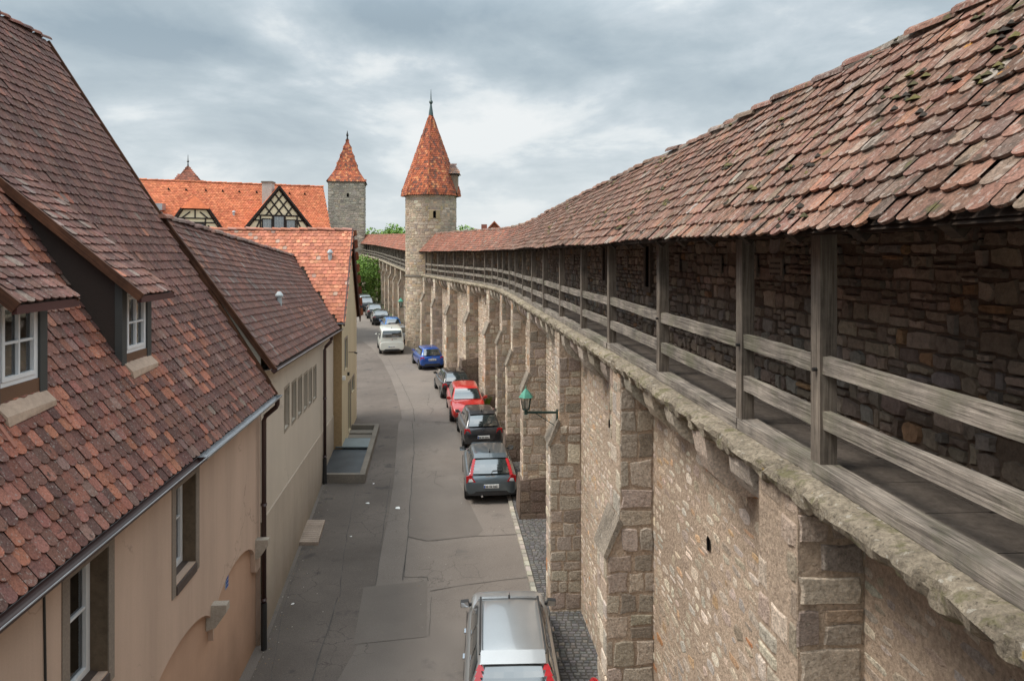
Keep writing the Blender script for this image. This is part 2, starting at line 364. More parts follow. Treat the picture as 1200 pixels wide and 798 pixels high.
def plane_S(O, U, W):
    O = V(O); U = V(U).normalized(); W = V(W).normalized()
    return lambda u, v: O+U*u+W*v
def ridge_row(mb, pts, r=.11, ln=.36, pal=T_DARK, mi=0, jit=.01):
    pts = [V(p) for p in pts]
    for a, b in zip(pts, pts[1:]):
        L = (b-a).length; n = max(1, int(L/ln)); d = (b-a)/n; dn = d.normalized()
        sd = dn.cross(V((0, 0, 1)))
        if sd.length < .05: sd = V((1, 0, 0))
        sd.normalize(); up = sd.cross(dn).normalized()
        for i in range(n):
            p = a+d*i; q = p+d*1.14; vs = []; j = V((random.gauss(0, jit), random.gauss(0, jit), random.gauss(0, jit)))
            for (c, rr, hh) in ((p-V((0, 0, .02)), r*.96, 0), (q, r*1.06, .012)):
                for k in range(7):
                    t = math.pi*k/6; vs.append(c+j+sd*rr*math.cos(t)+up*(rr*.8*math.sin(t)-.02+hh))
            fs = [(k, k+1, 8+k, 7+k) for k in range(6)]+[tuple(range(7))]
            mb.add(vs, fs, pick(pal), mi)
def leaves(mb, c, rad, n, size, pal, seed=0, clump=.5, shell=.35):
    rnd = random.Random(seed); c = V(c)
    for i in range(n):
        while True:
            p = V((rnd.uniform(-1, 1), rnd.uniform(-1, 1), rnd.uniform(-1, 1)))
            if shell < p.length < 1: break
        q = V((p.x*rad[0], p.y*rad[1], p.z*rad[2]))
        k = noise.noise((c+q)*(1.6/max(rad)))+noise.noise((c+q)*(4.0/max(rad)))*.6
        if k < -.05 and rnd.random() < clump+.4: continue
        q *= 1+.28*k
        a = V((rnd.gauss(0, 1), rnd.gauss(0, 1), rnd.gauss(0, 1))).normalized(); b = a.orthogonal().normalized()
        s = size*rnd.uniform(.6, 1.3); m = c+q
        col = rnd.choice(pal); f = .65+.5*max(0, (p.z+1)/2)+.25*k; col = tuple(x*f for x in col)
        mb.add([m-a*s, m+b*s*.45, m+a*s, m-b*s*.45], [(0, 1, 2, 3)], col)
G_PAL = [(.10, .19, .03), (.14, .25, .04), (.075, .14, .026), (.18, .29, .05)]
# ================================================================== TOWN WALL PLAN
NEAR = [(-7, 3.0), (3.45, 2.40), (5.48, 2.28), (6.95, 2.13), (9.75, 1.94), (12.8, 1.68), (15.3, 1.42), (18.2, 1.17), (21.1, .89), (23.7, .62), (26.6, .37),
        (29.3, .12), (31.3, -.10), (34.2, -.42), (37, -.90), (39, -1.42), (41.7, -2.17), (44.3, -2.9), (47.5, -3.85), (53, -5.45), (58.9, -7.2)]
FAR = [(61, -7.6), (66, -9.0), (71, -10.3), (83, -13.4), (96, -16.7), (109, -20.2), (124, -24.9), (137, -29.0)]
class Plan:
    def __init__(s, pts):
        s.p = pts; s.pt = []; y = pts[0][0]
        while y <= pts[-1][0]+1e-6:
            x = sum(interp(pts, min(max(y+d, pts[0][0]), pts[-1][0])) for d in (-1.2, -.6, 0, .6, 1.2))/5
            s.pt.append(V((x, y))); y += .25
        s.s = [0]
        for a, b in zip(s.pt, s.pt[1:]): s.s.append(s.s[-1]+(b-a).length)
        s.L = s.s[-1]
    def idx(s, q):
        lo, hi = 0, len(s.s)-2
        q = min(max(q, 0), s.L)
        while lo < hi:
            m = (lo+hi+1)//2
            if s.s[m] <= q: lo = m
            else: hi = m-1
        return lo
    def P(s, q, off, z):
        i = s.idx(q); t = (q-s.s[i])/(s.s[i+1]-s.s[i]); p = s.pt[i].lerp(s.pt[i+1], t)
        a = s.pt[min(i+3, len(s.pt)-1)]-s.pt[max(i-2, 0)]; a.normalize()
        return V((p.x+a.y*off, p.y-a.x*off, z))
    def sy(s, Y):
        for i, p in enumerate(s.pt):
            if p.y >= Y: return s.s[max(i-1, 0)]+(Y-s.pt[max(i-1, 0)].y)*(s.s[max(i, 1)]-s.s[max(i, 1)-1])/.25
        return s.L
    def y(s, q): return s.P(q, 0, 0).y
PN = Plan(NEAR); PF = Plan(FAR)
def kerb_x(Y):
    return (clampi(NEAR, Y) if Y < 60 else clampi(FAR, Y))-.68
def wall_base_x(Y):
    return (clampi(NEAR, Y) if Y < 60 else clampi(FAR, Y))+.4

# ================================================================== GROUND
mb = MB(); ys = [-40, -10, 0, 8, 17]+[17+119*i/16 for i in range(1, 17)]+[200, 400, 900]
for y0, y1 in zip(ys, ys[1:]):
    mb.quad((-700, y0, zg(y0)-.004), (700, y0, zg(y0)-.004), (700, y1, zg(y1)-.004), (-700, y1, zg(y1)-.004))
structure(mb.build('ground', TERRAIN))
mb = MB(); Y = -7
def street_left(Y): return clampi([(-7, -5.0), (14, -5.9), (16, -6.0), (30, -7.3), (36, -8.2), (45, -12.5), (60, -17), (100, -27), (140, -38)], Y)
while Y < 138:
    h = 1.0
    mb.quad((street_left(Y), Y, zg(Y)), (kerb_x(Y), Y, zg(Y)), (kerb_x(Y+h), Y+h, zg(Y+h)), (street_left(Y+h), Y+h, zg(Y+h)))
    Y += h
structure(mb.build('street', ASPHALT))
def sheet(name, pts, mat, lift):
    bm = bmesh.new(); vs = [bm.verts.new(V((p.x, p.y, 0))) for p in pts]; f = bm.faces.new(vs)
    for y in range(-6, 140):
        bmesh.ops.bisect_plane(bm, geom=bm.verts[:]+bm.edges[:]+bm.faces[:], plane_co=(0, y, 0), plane_no=(0, 1, 0))
    bm.normal_update()
    for v in bm.verts: v.co.z = zg(v.co.y)+lift
    if f.is_valid and f.normal.z < 0: bmesh.ops.reverse_faces(bm, faces=bm.faces[:])
    me = bpy.data.meshes.new(name); bm.to_mesh(me); bm.free(); me.materials.append(mat)
    o = bpy.data.objects.new(name, me); COL.objects.link(o); return structure(o)
dl = [ground_at(*p) for p in ((416, 397), (424, 399), (436, 408), (448, 423), (458, 443), (465, 462), (470, 482), (471, 491), (467, 496), (465, 520), (462, 560), (456, 600), (448, 640), (440, 685), (430, 722), (417, 760), (395, 798))]
dl += [V((-2.6, 10.5, 0)), V((-3.2, 6, 0)), V((-3.5, -5, 0)), V((-3.4, -5, 0))]
dl += [V((-3.95-.085*y, y, 0)) for y in (-5, 5, 12, 15.9)]+[V((-3.24-.131*y, y, 0)) for y in (16.2, 22, 26, 30.2)]+[V((-7.9, 36, 0)), V((-8.7, 40, 0))]
dl = [p for i, p in enumerate(dl) if i != len(NEAR) or True]
seen = []
for p in dl:
    if not seen or (p-seen[-1]).length > .05: seen.append(p)
sheet('asphalt_lane', seen, ASPHALT_D, .004)
sheet('asphalt_patch', [ground_at(*p) for p in ((426, 688), (501, 680.5), (499.5, 746), (414, 755))], ASPHALT_M, .008)
sheet('asphalt_patch', [ground_at(*p) for p in ((484, 560), (537, 563), (566, 621), (560, 627), (500, 633), (478, 629))], ASPHALT_M, .004).name = 'asphalt_patch'
def seam(pix, w):
    w *= .6
    pts = [ground_at(*p) for p in pix]; out = []
    for a, b in zip(pts, pts[1:]):
        n = max(2, int((b-a).length/.35))
        for i in range(n):
            q = a.lerp(b, i/n); k = noise.noise(q*1.3)*.035; out.append((q+V((k, k, 0)), w*(.6+1.0*abs(noise.noise(q*2.1)))))
    out.append((pts[-1], w)); mb = MB()
    for (a, wa), (b, wb) in zip(out, out[1:]):
        d = (b-a); d.z = 0
        if d.length < 1e-4: continue
        d.normalize(); s = V((-d.y, d.x, 0))
        pa = [a+s*wa/2, a-s*wa/2]; pb = [b-s*wb/2, b+s*wb/2]
        mb.quad(*[V((p.x, p.y, zg(p.y)+.012)) for p in (pa[0], pa[1], pb[0], pb[1])])
    structure(mb.build('tar_seam', TAR))
for px, w in (([(471, 491), (484, 494), (515, 495), (548, 496)], .05), ([(484, 494), (485, 530), (482, 570), (478, 629), (472, 680)], .045),
              ([(478, 629), (500, 634), (560, 628), (612, 626)], .05), ([(455, 420), (470, 448), (484, 478), (486, 494)], .04),
              ([(503, 693), (540, 686), (585, 680), (625, 676)], .035), ([(475, 650), (474, 676), (500, 676), (502, 681)], .03),
              ([(426, 688), (440, 686), (452, 600), (458, 560)], .035), ([(396, 700), (384, 740), (372, 775), (366, 798)], .06), ([(420, 560), (404, 640), (398, 700)], .03),
              ([(497, 465), (503, 462), (501, 475), (508, 480), (504, 486)], .03), ([(500, 560), (512, 552), (509, 566), (520, 572)], .025),
              ([(350, 660), (330, 720), (318, 798)], .02), ([(505, 700), (503, 745)], .02), ([(425, 420), (455, 428), (500, 425)], .06)):
    seam(px, w)
# kerb and sett pavement
mb = MB(); Y = 6.0
while Y < 58:
    l = random.uniform(.22, .34) if Y < 30 else .8; w = .13; a = kerb_x(Y+.012); b = kerb_x(Y+l)
    z0 = zg(Y)-.05; z1 = zg(Y)+.085+random.uniform(-.006, .006); c = pick([(1, (.36, .33, .28)), (1, (.30, .275, .24)), (1, (.40, .36, .30))])
    mb.hexa([(a, Y+.012, z0), (a+w, Y+.012, z0), (b+w, Y+l, z0), (b, Y+l, z0), (a+.008, Y+.012, z1), (a+w, Y+.012, z1), (b+w, Y+l, z1), (b+.008, Y+l, z1)], c)
    Y += l
structure(mb.build('kerb', surf('granite kerb stones', None, .9, low=(1.5, .8, 1.15), hi=(40, .7, 1.3), bump=(60, .5, .005))))
mb = MB()
Y = 4.0
while Y < 60:
    mb.quad((kerb_x(Y)+.1, Y, zg(Y)+.06), (wall_base_x(Y)+.1, Y, zg(Y)+.06), (wall_base_x(Y+1)+.1, Y+1, zg(Y+1)+.06), (kerb_x(Y+1)+.1, Y+1, zg(Y+1)+.06)); Y += 1
structure(mb.build('pavement', surf('pavement grit', (.085, .078, .068), .95)))
mb = MB(); Y = 8.0
while Y < 34:
    x = kerb_x(Y)+.145
    h = random.uniform(.10, .125)
    while x < wall_base_x(Y):
        l = random.uniform(.11, .17)
        j = lambda: random.uniform(-.006, .006)
        z = zg(Y)+.072+random.uniform(0, .01); g = .012; a = [(x+g+j(), Y+g+j()), (x+l-g+j(), Y+g+j()), (x+l-g+j(), Y+h-g+j()), (x+g+j(), Y+h-g+j())]
        cx = x+l/2; cy = Y+h/2
        vs = [V((p[0], p[1], z-.02)) for p in a]+[V((lerp(p[0], cx, .14), lerp(p[1], cy, .14), z)) for p in a]
        mb.add(vs, [(4, 5, 6, 7), (0, 1, 5, 4), (1, 2, 6, 5), (2, 3, 7, 6), (3, 0, 4, 7)], pick(PAL_SETT))
        x += l
    Y += h
structure(mb.build('pavement_setts', SETT))

# ================================================================== TOWN WALL
def build_wall(PL, zf, ze, zr, buts, name, label, s_lo, s_hi, posts, detail, door=None, ss=1.0):
    T = thing(name, label, 'town wall', PL.P(s_lo, 0, 0))
    g = lambda s: zg(PL.y(s))
    # solid core: the wall body
    step = .5; n = int((s_hi-s_lo)/step); S = [s_lo+(s_hi-s_lo)*i/n for i in range(n+1)]
    mb = MB(); mo = MB()
    for a, b in zip(S, S[1:]):
        f = lambda s, o, z: PL.P(s, o, z)
        k = 6
        for i in range(k):
            def hh(s, t): return lerp(g(s)-.2, zf(s)-.12, t)
            mo.quad(f(a, .38, hh(a, i/k)), f(b, .38, hh(b, i/k)), f(b, .38, hh(b, (i+1)/k)), f(a, .38, hh(a, (i+1)/k)))
        mb.quad(f(b, 1.7, g(b)-.2), f(a, 1.7, g(a)-.2), f(a, 1.7, zr(a)-.75), f(b, 1.7, zr(b)-.75))
    PLM = PL
    mo.build('wall_face', MORTAR, T); mb.build('outer_wall', MORTAR, T)
    # rubble facing
    bs = [s_lo]+[x for x in buts if s_lo < x < s_hi]+[s_hi]
    for a, b in zip(bs, bs[1:]):
        mb = MB(); a2 = a+.3; b2 = b-.3; zlo = g((a+b)/2)-.1
        if detail:
            Y = PL.y((a+b)/2)
            nearv = Y < 16
            mp = lambda u, v, h: PL.P(u, .38-h, lerp(v, v, 0))
            stones(mb, mp, a2, b2, zlo, min(zf(a), zf(b))-.2, (.09, .2), (.12, .42), .02 if not nearv else .026, (.004, .02) if not nearv else (.001, .009), PAL_WALL, .08 if not nearv else .2, .34, .3, cut0=.8)
        else:
            mp = lambda u, v, h: PL.P(u, .38-h, v)
            stones(mb, mp, a2, b2, zlo, min(zf(a), zf(b))-.2, (.2, .32), (.3, .6), .03, (.01, .04), PAL_WALL if PL is PN else PAL_BUT, .05, .2, .14)
        mb.build('rubble_facing', STONE, T)
    # putlog holes
    mb = MB(); rnd = random.Random(5)
    if detail:
        for a, b in zip(bs, bs[1:]):
            for zz in (2.2, 4.9):
                s = lerp(a, b, rnd.uniform(.35, .65)); z = g(s)+zz+rnd.uniform(-.3, .3)
                for (x, y, w, h) in ((s, z, .055, .075),):
                    pts = [(x-w, y-h), (x+w*.8, y-h*1.2), (x+w, y+h*.4), (x+w*.3, y+h*1.3), (x-w*1.1, y+h)]
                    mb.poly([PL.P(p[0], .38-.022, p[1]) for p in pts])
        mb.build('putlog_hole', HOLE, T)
    # buttresses
    hw = .36
    for q in buts:
        g0 = g(q)-.2; top = zf(q)-.2; jj = rnd.uniform(-.12, .12); lo = g(q)+3.95+jj; up = lo+.5
        F0, F1 = -.15, -.36
        mb = MB(); e = .012
        prof = [(F1, g0), (F1, lo), (F0, up), (F0, top), (.45, top), (.45, g0)]
        for sgn in (-1, 1):
            pts = [PL.P(q+sgn*(hw-e), o+(e if o < .4 else 0), z) for o, z in prof]
            mb.poly(pts if sgn < 0 else pts[::-1], mi=0)
        m = len(prof)
        for i in range(3):
            (o0, z0), (o1, z1) = prof[i], prof[i+1]
            mb.quad(PL.P(q-hw+e, o0+e, z0), PL.P(q-hw+e, o1+e, z1), PL.P(q+hw-e, o1+e, z1), PL.P(q+hw-e, o0+e, z0))
        B = mb.build('buttress', MORTAR, T, fix=True)
        mb = MB(); big = (.2, .4) if detail else (.3, .45)
        if detail and 10 < PL.y(q) < 13: big = (.26, .46)
        for sgn in (-1, 1):
            if sgn > 0 and not detail: continue
            for (u0, v0, v1) in ((F1, g0, lo-.02), (F0, up-.1, top)):
                mp = (lambda u, v, h: PL.P(q+sgn*(hw-e+h), u, v))
                stones(mb, mp, u0+.004, .385, v0, v1, big, (.2, .5), .022, (.006, .02), PAL_BUT, .06, .16, .12, cut0=.98)
            mp = (lambda u, v, h: PL.P(q+sgn*(hw-e+h), u, v))
            stones(mb, mp, F0+.01, .385, lo, up-.1, (.2, .3), (.2, .4), .028, (.012, .03), PAL_BUT, 0, .14, .12)
        mpf = lambda u, v, h: PL.P(q+u, F1+e-h, v); stones(mb, mpf, -hw, hw, g0, lo-.02, big, (.25, .5), .02, (.008, .02), PAL_WALL, .12, .14, .12, cut0=.96)
        mpf = lambda u, v, h: PL.P(q+u, F0+e-h, v); stones(mb, mpf, -hw, hw, up, top, big, (.25, .5), .03, (.006, .02), PAL_WALL, .3 if PL.y(q) < 8 else .12, .16, .2, cut0=.96)
        mb.build('ashlar_facing', STONE, B)
        mb = MB()
        a0, z0, a1, z1 = F1-.05, lo-.06, F0-.02, up+.06
        for t0, t1 in ((-1, -.34), (-.33, .36), (.37, 1)):
            h0, h1 = q+(hw+.015)*t0, q+(hw+.015)*t1; r_ = lambda: random.uniform(-.012, .012)
            mb.hexa([PL.P(h0, a0+.05, z0-.02), PL.P(h0, a1+.07, z1-.10), PL.P(h1, a1+.07, z1-.10), PL.P(h1, a0+.05, z0-.02),
                 PL.P(h0, a0+r_(), z0+.02+r_()), PL.P(h0, a1+r_(), z1+r_()), PL.P(h1, a1+r_(), z1+r_()), PL.P(h1, a0+r_(), z0+.02+r_())])
        mb.build('weathering_slab', surf_slab, B)
    if detail:      # rough footings at some buttresses
        for Y, hgt, ex in ((23.2, 1.35, .12), (29.1, 1.2, .10), (42.3, 1.9, .30), (37.6, .9, .15)):
            q = min(buts, key=lambda b: abs(PL.y(b)-Y)); mb = MB(); b0 = g(q)-.1
            mb.hexa([PL.P(q-.45, -.36-ex, b0), PL.P(q-.45, .5, b0), PL.P(q+.6, .5, b0), PL.P(q+.6, -.36-ex, b0),
                     PL.P(q-.42, -.36-ex*.6, b0+hgt), PL.P(q-.42, .5, b0+hgt+.1), PL.P(q+.5, .5, b0+hgt+.1), PL.P(q+.5, -.36-ex*.6, b0+hgt)])
            ft = mb.build('footing', surf_foot, T)
            mb = MB(); stones(mb, lambda u, v, h: PL.P(q-.45-h+.01+.03*(v-b0)/hgt, u, v), -.36-ex+.03, .38, b0, b0+hgt, (.28, .45), (.35, .7), .02, (.01, .03), [(1, (.17, .125, .10)), (1, (.2, .15, .12))], 0, .1, .08)
            mb.build('footing_blocks', STONE, ft)
    # cornice
    mb = MB(); ds = .05 if detail else .5; n = int((s_hi-s_lo)/ds); prev = None
    blk = s_lo
    for i in range(n+1):
        s = s_lo+(s_hi-s_lo)*i/n; z = zf(s); a = noise.noise(V((s*1.9, 3, 7)))*.07; b = noise.noise(V((s*5.1, 9, 2)))*.07; c = noise.noise(V((s*13, 1, 5)))*.035
        if not detail: a = b = c = 0
        jnt = .022 if detail and (int(s/.93) != int((s-ds)/.93)) else 0
        pr = [(.42, z-.096), (-.03, z-.098+c*.4), (-.13+jnt, z-.105+c), (-.205-a-c+jnt, z-.135+c), (-.225-a-b+jnt, z-.18+b), (-.20-a+c+jnt, z-.245+b+a), (-.13+jnt, z-.285+a+b+c), (.0, z-.30+c), (.42, z-.305)]
        ring = [PL.P(s, o, zz) for o, zz in pr]
        if prev:
            vs = prev+ring; m = len(ring); mb.add(vs, [(k, k+1, m+k+1, m+k) for k in range(m-1)])
        prev = ring
    mb.build('cornice', CORNICE, T, fix=True)
    # corbels
    if detail:
        for a, b in zip(bs, bs[1:]):
            L = b-a; k = max(2, int(L/1.02))
            for i in range(1, k+1):
                s = a+.36+(L-.72)*(i-.5)/k+rnd.uniform(-.12, .12)
                if PL.y(s) > 57 or PL.y(s) < 6: continue
                z = zf(s)-.285; w = rnd.uniform(.13, .25); dp = rnd.uniform(.38, .62); ot = rnd.uniform(-.17, -.10)
                pr = [(.4, z), (ot, z)]+[(lerp(ot, .4, 1-math.cos(t*math.pi/2)), z-.05-dp*math.sin(t*math.pi/2)) for t in (0, .2, .4, .6, .8, 1)]
                mb = MB(); P0 = [PL.P(s-w, o, zz+rnd.uniform(-.012, .012)) for o, zz in pr]; P1 = [PL.P(s+w*rnd.uniform(.8, 1.1), o, zz+rnd.uniform(-.015, .015)) for o, zz in pr]
                m = len(pr); mb.add(P0+P1, [tuple(range(m))[::-1], tuple(range(m, 2*m))]+[(j, (j+1) % m, m+(j+1) % m, m+j) for j in range(m)], pick(PAL_BUT))
                mb.build('corbel', STONE, T)
    # gallery floor
    mb = MB(); S2 = [s_lo+(s_hi-s_lo)*i/int((s_hi-s_lo)/.6) for i in range(int((s_hi-s_lo)/.6)+1)]
    for a, b in zip(S2, S2[1:]):
        for (o0, o1) in ((.10, .62), (.62, 1.06)):
            zz = -.045+random.uniform(-.006, .006)
            mb.hexa([PL.P(a+.006, o0+.004, zf(a)-.12), PL.P(a+.006, o1-.004, zf(a)-.12), PL.P(b-.006, o1-.004, zf(b)-.12), PL.P(b-.006, o0+.004, zf(b)-.12),
                     PL.P(a+.006, o0+.004, zf(a)+zz), PL.P(a+.006, o1-.004, zf(a)+zz), PL.P(b-.006, o1-.004, zf(b)+zz), PL.P(b-.006, o0+.004, zf(b)+zz)])
    mb.build('gallery_floor', FLAG, T)
    # back wall of the gallery
    mb = MB(); mo = MB()
    for a, b in zip(S, S[1:]):
        mo.quad(PL.P(a, 1.02, zf(a)-.15), PL.P(b, 1.02, zf(b)-.15), PL.P(b, 1.02, zr(b)-.1), PL.P(a, 1.02, zr(a)-.1))
        if detail is False: pass
    seg = 3.0; k = int((s_hi-s_lo)/seg)
    for i in range(k):
        a = s_lo+(s_hi-s_lo)*i/k; b = s_lo+(s_hi-s_lo)*(i+1)/k; near = PL.y(a) < 26
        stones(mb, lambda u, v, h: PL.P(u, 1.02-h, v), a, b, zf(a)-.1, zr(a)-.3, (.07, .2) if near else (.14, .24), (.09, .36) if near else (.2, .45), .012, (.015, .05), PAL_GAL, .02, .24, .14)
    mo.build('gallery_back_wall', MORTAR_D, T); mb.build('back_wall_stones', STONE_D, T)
    # sill beam in lengths
    for (a, b) in zip(posts, posts[1:]):
        mb = MB(); j = rnd.uniform(-.01, .012)
        mb.beam(PL.P(a+.005, .06+j, zf(a)-.045+abs(j)*.4), PL.P(b-.005, .06+j, zf(b)-.045+abs(j)*.4), .17, .10, seg=6, wob=.004)
        mb.build('sill_beam', OAK, T)
    # posts, rails
    for q in posts:
        mb = MB(); w = .128+rnd.uniform(-.008, .008); top = (ze(q)+.33)
        p0 = PL.P(q, .062, zf(q)-.085); p1 = PL.P(q, .062, top); t = (PL.P(q+.1, 0, 0)-PL.P(q-.1, 0, 0)).normalized()
        mb.beam(p0, p1, w, w*1.1, up=t, seg=5, wob=.002)
        o = mb.build('post', OAK_D if detail else OAK, T)
        if detail and PL.y(q) < 12:
            mb = MB(); mb.tube([PL.P(q-.02, .0, zf(q)+.70), PL.P(q-.02, -.035, zf(q)+.70)], .016, 6); mb.build('bolt', BLACK, o)
    for (a, b) in zip(posts, posts[1:]):
        for (h0, h1) in ((.655, .785), (.27, .405)):
            mb = MB(); zc = (h0+h1)/2; j = rnd.uniform(-.015, .015); j2 = rnd.uniform(-.02, .02); e = .04
            mid = 6 if detail else 2
            mb.beam(PL.P(a+e, .05, zf(a)+zc+j), PL.P(b-e, .05, zf(b)+zc+j2), .062, h1-h0, seg=mid, wob=.004)
            mb.build('rail', OAK, T)
    # roof
    k = max(2, int((s_hi-s_lo)/1.0)); S3 = [s_lo+(s_hi-s_lo)*i/k for i in range(k+1)]
    e0, r0, bk = -.34, .95, 2.02
    mb = MB()
    for a, b in zip(S3, S3[1:]):
        mb.quad(PL.P(a, e0, ze(a)-.02), PL.P(b, e0, ze(b)-.02), PL.P(b, r0, zr(b)-.03), PL.P(a, r0, zr(a)-.03))
        mb.quad(PL.P(a, e0, ze(a)+.005), PL.P(a, r0, zr(a)-.005), PL.P(b, r0, zr(b)-.005), PL.P(b, e0, ze(b)+.005))
        mb.quad(PL.P(a, r0, zr(a)-.01), PL.P(b, r0, zr(b)-.01), PL.P(b, bk, zr(b)-1.25), PL.P(a, bk, zr(a)-1.25))
    RF = mb.build('roof', OAK_S, T)
    sl = math.hypot(r0-e0, zr(s_lo+1)-ze(s_lo+1))
    def SS(u, v):
        t = v/sl; s = u; wob = .012*noise.noise(V((s*.5, t*3, 1)))+.02*noise.noise(V((s*.16, t*2, 4))) if detail else 0
        p = PL.P(s, lerp(e0, r0, t), lerp(ze(s), zr(s), t)); p.z += wob+(.015*math.sin(s*.9) if detail and t < .12 else 0); return p
    mb = MB(); pal = T_WALK if PL is PN else T_WALKF
    def cf(u, v):
        y = PL.y(min(u, PL.L)); return pick(T_WALKF) if (PL is PN and random.random() < (y-22)/25) else pick(pal)
    # near: full tiles; far: plainer ones
    yb = PL.sy(24) if detail else s_lo
    if detail:
        tiles(mb, SS, yb-s_lo, sl, .14, .170, 6, None, cf, .018, .010, 1.9, u0=s_lo, flip=-1)
    tiles(mb, SS, s_hi-yb, sl, .155*ss, .182*ss, 3, None, cf, .02, .012, 1.3, u0=yb, flip=-1)
    mb.build('roof_tiles', TILE_OLD if detail else TILE, RF)
    mb = MB(); tiles(mb, lambda u, v: PL.P(u, lerp(bk, r0, v/1.6), lerp(zr(u)-1.25, zr(u), v/1.6)), s_hi-s_lo, 1.6, .36, .3, 2, None, cf, .02, .012, 1, u0=s_lo, flip=1)
    mb.build('outer_roof_tiles', TILE, RF)
    mb = MB(); pts = [PL.P(s, r0, zr(s)+.0+(.02*noise.noise(V((s, 2, 2))) if detail else 0)) for s in S3]
    mb.tube([p-V((0, 0, .035)) for p in pts], .085, 8, (.2, .17, .14)); ridge_row(mb, pts, .10, .36 if detail else .8, pal, jit=.016)
    mb.build('ridge_tiles', TILE_OLD if detail else TILE, RF)
    if detail:
        mb = MB(); rm = random.Random(12)
        for i in range(230):
            y = 3.0+19*rm.random()**1.3; v = sl*(rm.random()**.7); s = PL.sy(y)
            if noise.noise(V((s*.8, v*1.4, 5))) < .02: continue
            for j in range(rm.randint(1, 4)):
                c = SS(s+rm.gauss(0, .06), min(max(v+rm.gauss(0, .04), 0), sl))+V((-.03, 0, .035)); r = rm.uniform(.018, .048); vs = []
                for a in range(7): vs.append(c+V((r*math.cos(a*.9)*rm.uniform(.7, 1.2), r*math.sin(a*.9)*1.3*rm.uniform(.7, 1.2), -.012)))
                vs.append(c+V((-.006, 0, r*.55))); mb.add(vs, [(a, (a+1) % 7, 7) for a in range(7)], rm.choice([(.05, .04, .028), (.075, .065, .03), (.035, .028, .022), (.12, .10, .035)]))
        mb.build('moss', surf('moss cushion', None, 1, hi=(60, .5, 1.5), bump=(80, 1, .01)), RF, smooth=True)
    # plate and rafters
    mb = MB()
    for a, b in zip(S3, S3[1:]):
        mb.beam(PL.P(a, .0, ze(a)+.22), PL.P(b, .0, ze(b)+.22), .13, .14)
        mb.beam(PL.P(a, e0+.05, ze(a)-.01), PL.P(b, e0+.05, ze(b)-.01), .03, .05)
    s = s_lo+.3
    while s < s_hi:
        mb.beam(PL.P(s, e0+.03, ze(s)-.05), PL.P(s, r0, zr(s)-.12), .09, .10); s += .85 if detail else 2
    mb.build('rafters', OAK_S, T)
    return T
surf_slab = surf('mossy weathering slab', (.24, .205, .165), .95, low=(2, .6, 1.3), hi=(24, .5, 1.6), bump=(30, 1, .02), spots=((14, .6, .06, (.5, .48, .43), .7),))
surf_foot = surf('dark footing stone', (.16, .12, .095), .95, low=(1.2, .6, 1.3), hi=(18, .6, 1.4), bump=(10, 1, .05))
zfN = lambda s: EYE-(1.56-.0035*PN.y(s)) if PN.y(s) < 60 else EYE-1.35
zeN = lambda s: EYE+.155+.0030*max(PN.y(s), 0)
_zr = [(-7, 1.74), (6, 1.74), (18, 1.68), (26, 1.58), (33, 1.46), (39, 1.44), (44, 1.55), (58, 1.74)]
zrN = lambda s: EYE+clampi(_zr, PN.y(s))
PY = [-4.2, -1.1, 2.2, 5.5, 6.97, 9.77, 12.82, 15.3, 18.2, 21.1, 23.7, 26.6, 29.3, 31.6, 34.2, 35.8, 37.4, 39.1, 41.7, 44.3, 47.1, 49.8, 52.4, 54.9, 57.3]
BY = [-6.2, -.6, 5.85, 11.7, 17.65, 23.4, 29.2, 33.6, 37.7, 42.5, 48, 53, 57.3]
TW = build_wall(PN, zfN, zeN, zrN, [PN.sy(y) for y in BY], 'town_wall', 'long buttressed stone town wall with roofed timber gallery, running from the right edge to the round tower', 0.05, PN.sy(58.6), [PN.sy(y) for y in PY], True)
zfF = lambda s: EYE-1.2+.028*(PF.y(s)-71)
zeF = lambda s: zfF(s)+1.78
zrF = lambda s: zfF(s)+3.28
ff = [PF.sy(63)+i*5.6 for i in range(14)]
TWF = build_wall(PF, zfF, zeF, zrF, [q for q in ff if q < PF.L-1], 'town_wall', 'distant curving stretch of the town wall with red gallery roof, beyond the round tower', .2, PF.L-.2, [PF.sy(62)+i*3.3 for i in range(23) if PF.sy(62)+i*3.3 < PF.L-.5], False, ss=1.6)
# inscribed plaques on the gallery back wall
for i, (Y, w, h) in enumerate(((6.3, .2, .24), (7.3, .34, .2), (7.95, .2, .26), (9.2, .32, .24), (11.0, .22, .28), (14.3, .24, .26), (20.6, .3, .3))):
    q = PN.sy(Y+1.0); z = EYE-.13+.001*Y; mb = MB()
    def pp(u, v, d): return PN.P(q+u, 1.02-.05-d, z+v)
    mb.hexa([pp(-w/2, -h/2, 0), pp(w/2, -h/2, 0), pp(w/2, -h/2, .02), pp(-w/2, -h/2, .02), pp(-w/2, h/2, 0), pp(w/2, h/2, 0), pp(w/2, h/2, .02), pp(-w/2, h/2, .02)])
    o = mb.build('donor_plaque', PLAQUE, TW)
    mb = MB()
    for k in range(3):
        v = h/2-.06-k*.06; a = w*random.uniform(.28, .4)
        u = -a
        while u < a:
            l = random.uniform(.012, .03); mb.quad(pp(u, v-.012, .023), pp(u+l, v-.012, .023), pp(u+l, v+.012, .023), pp(u, v+.012, .023)); u += l+.012
    mb.build('inscription', INK, o)
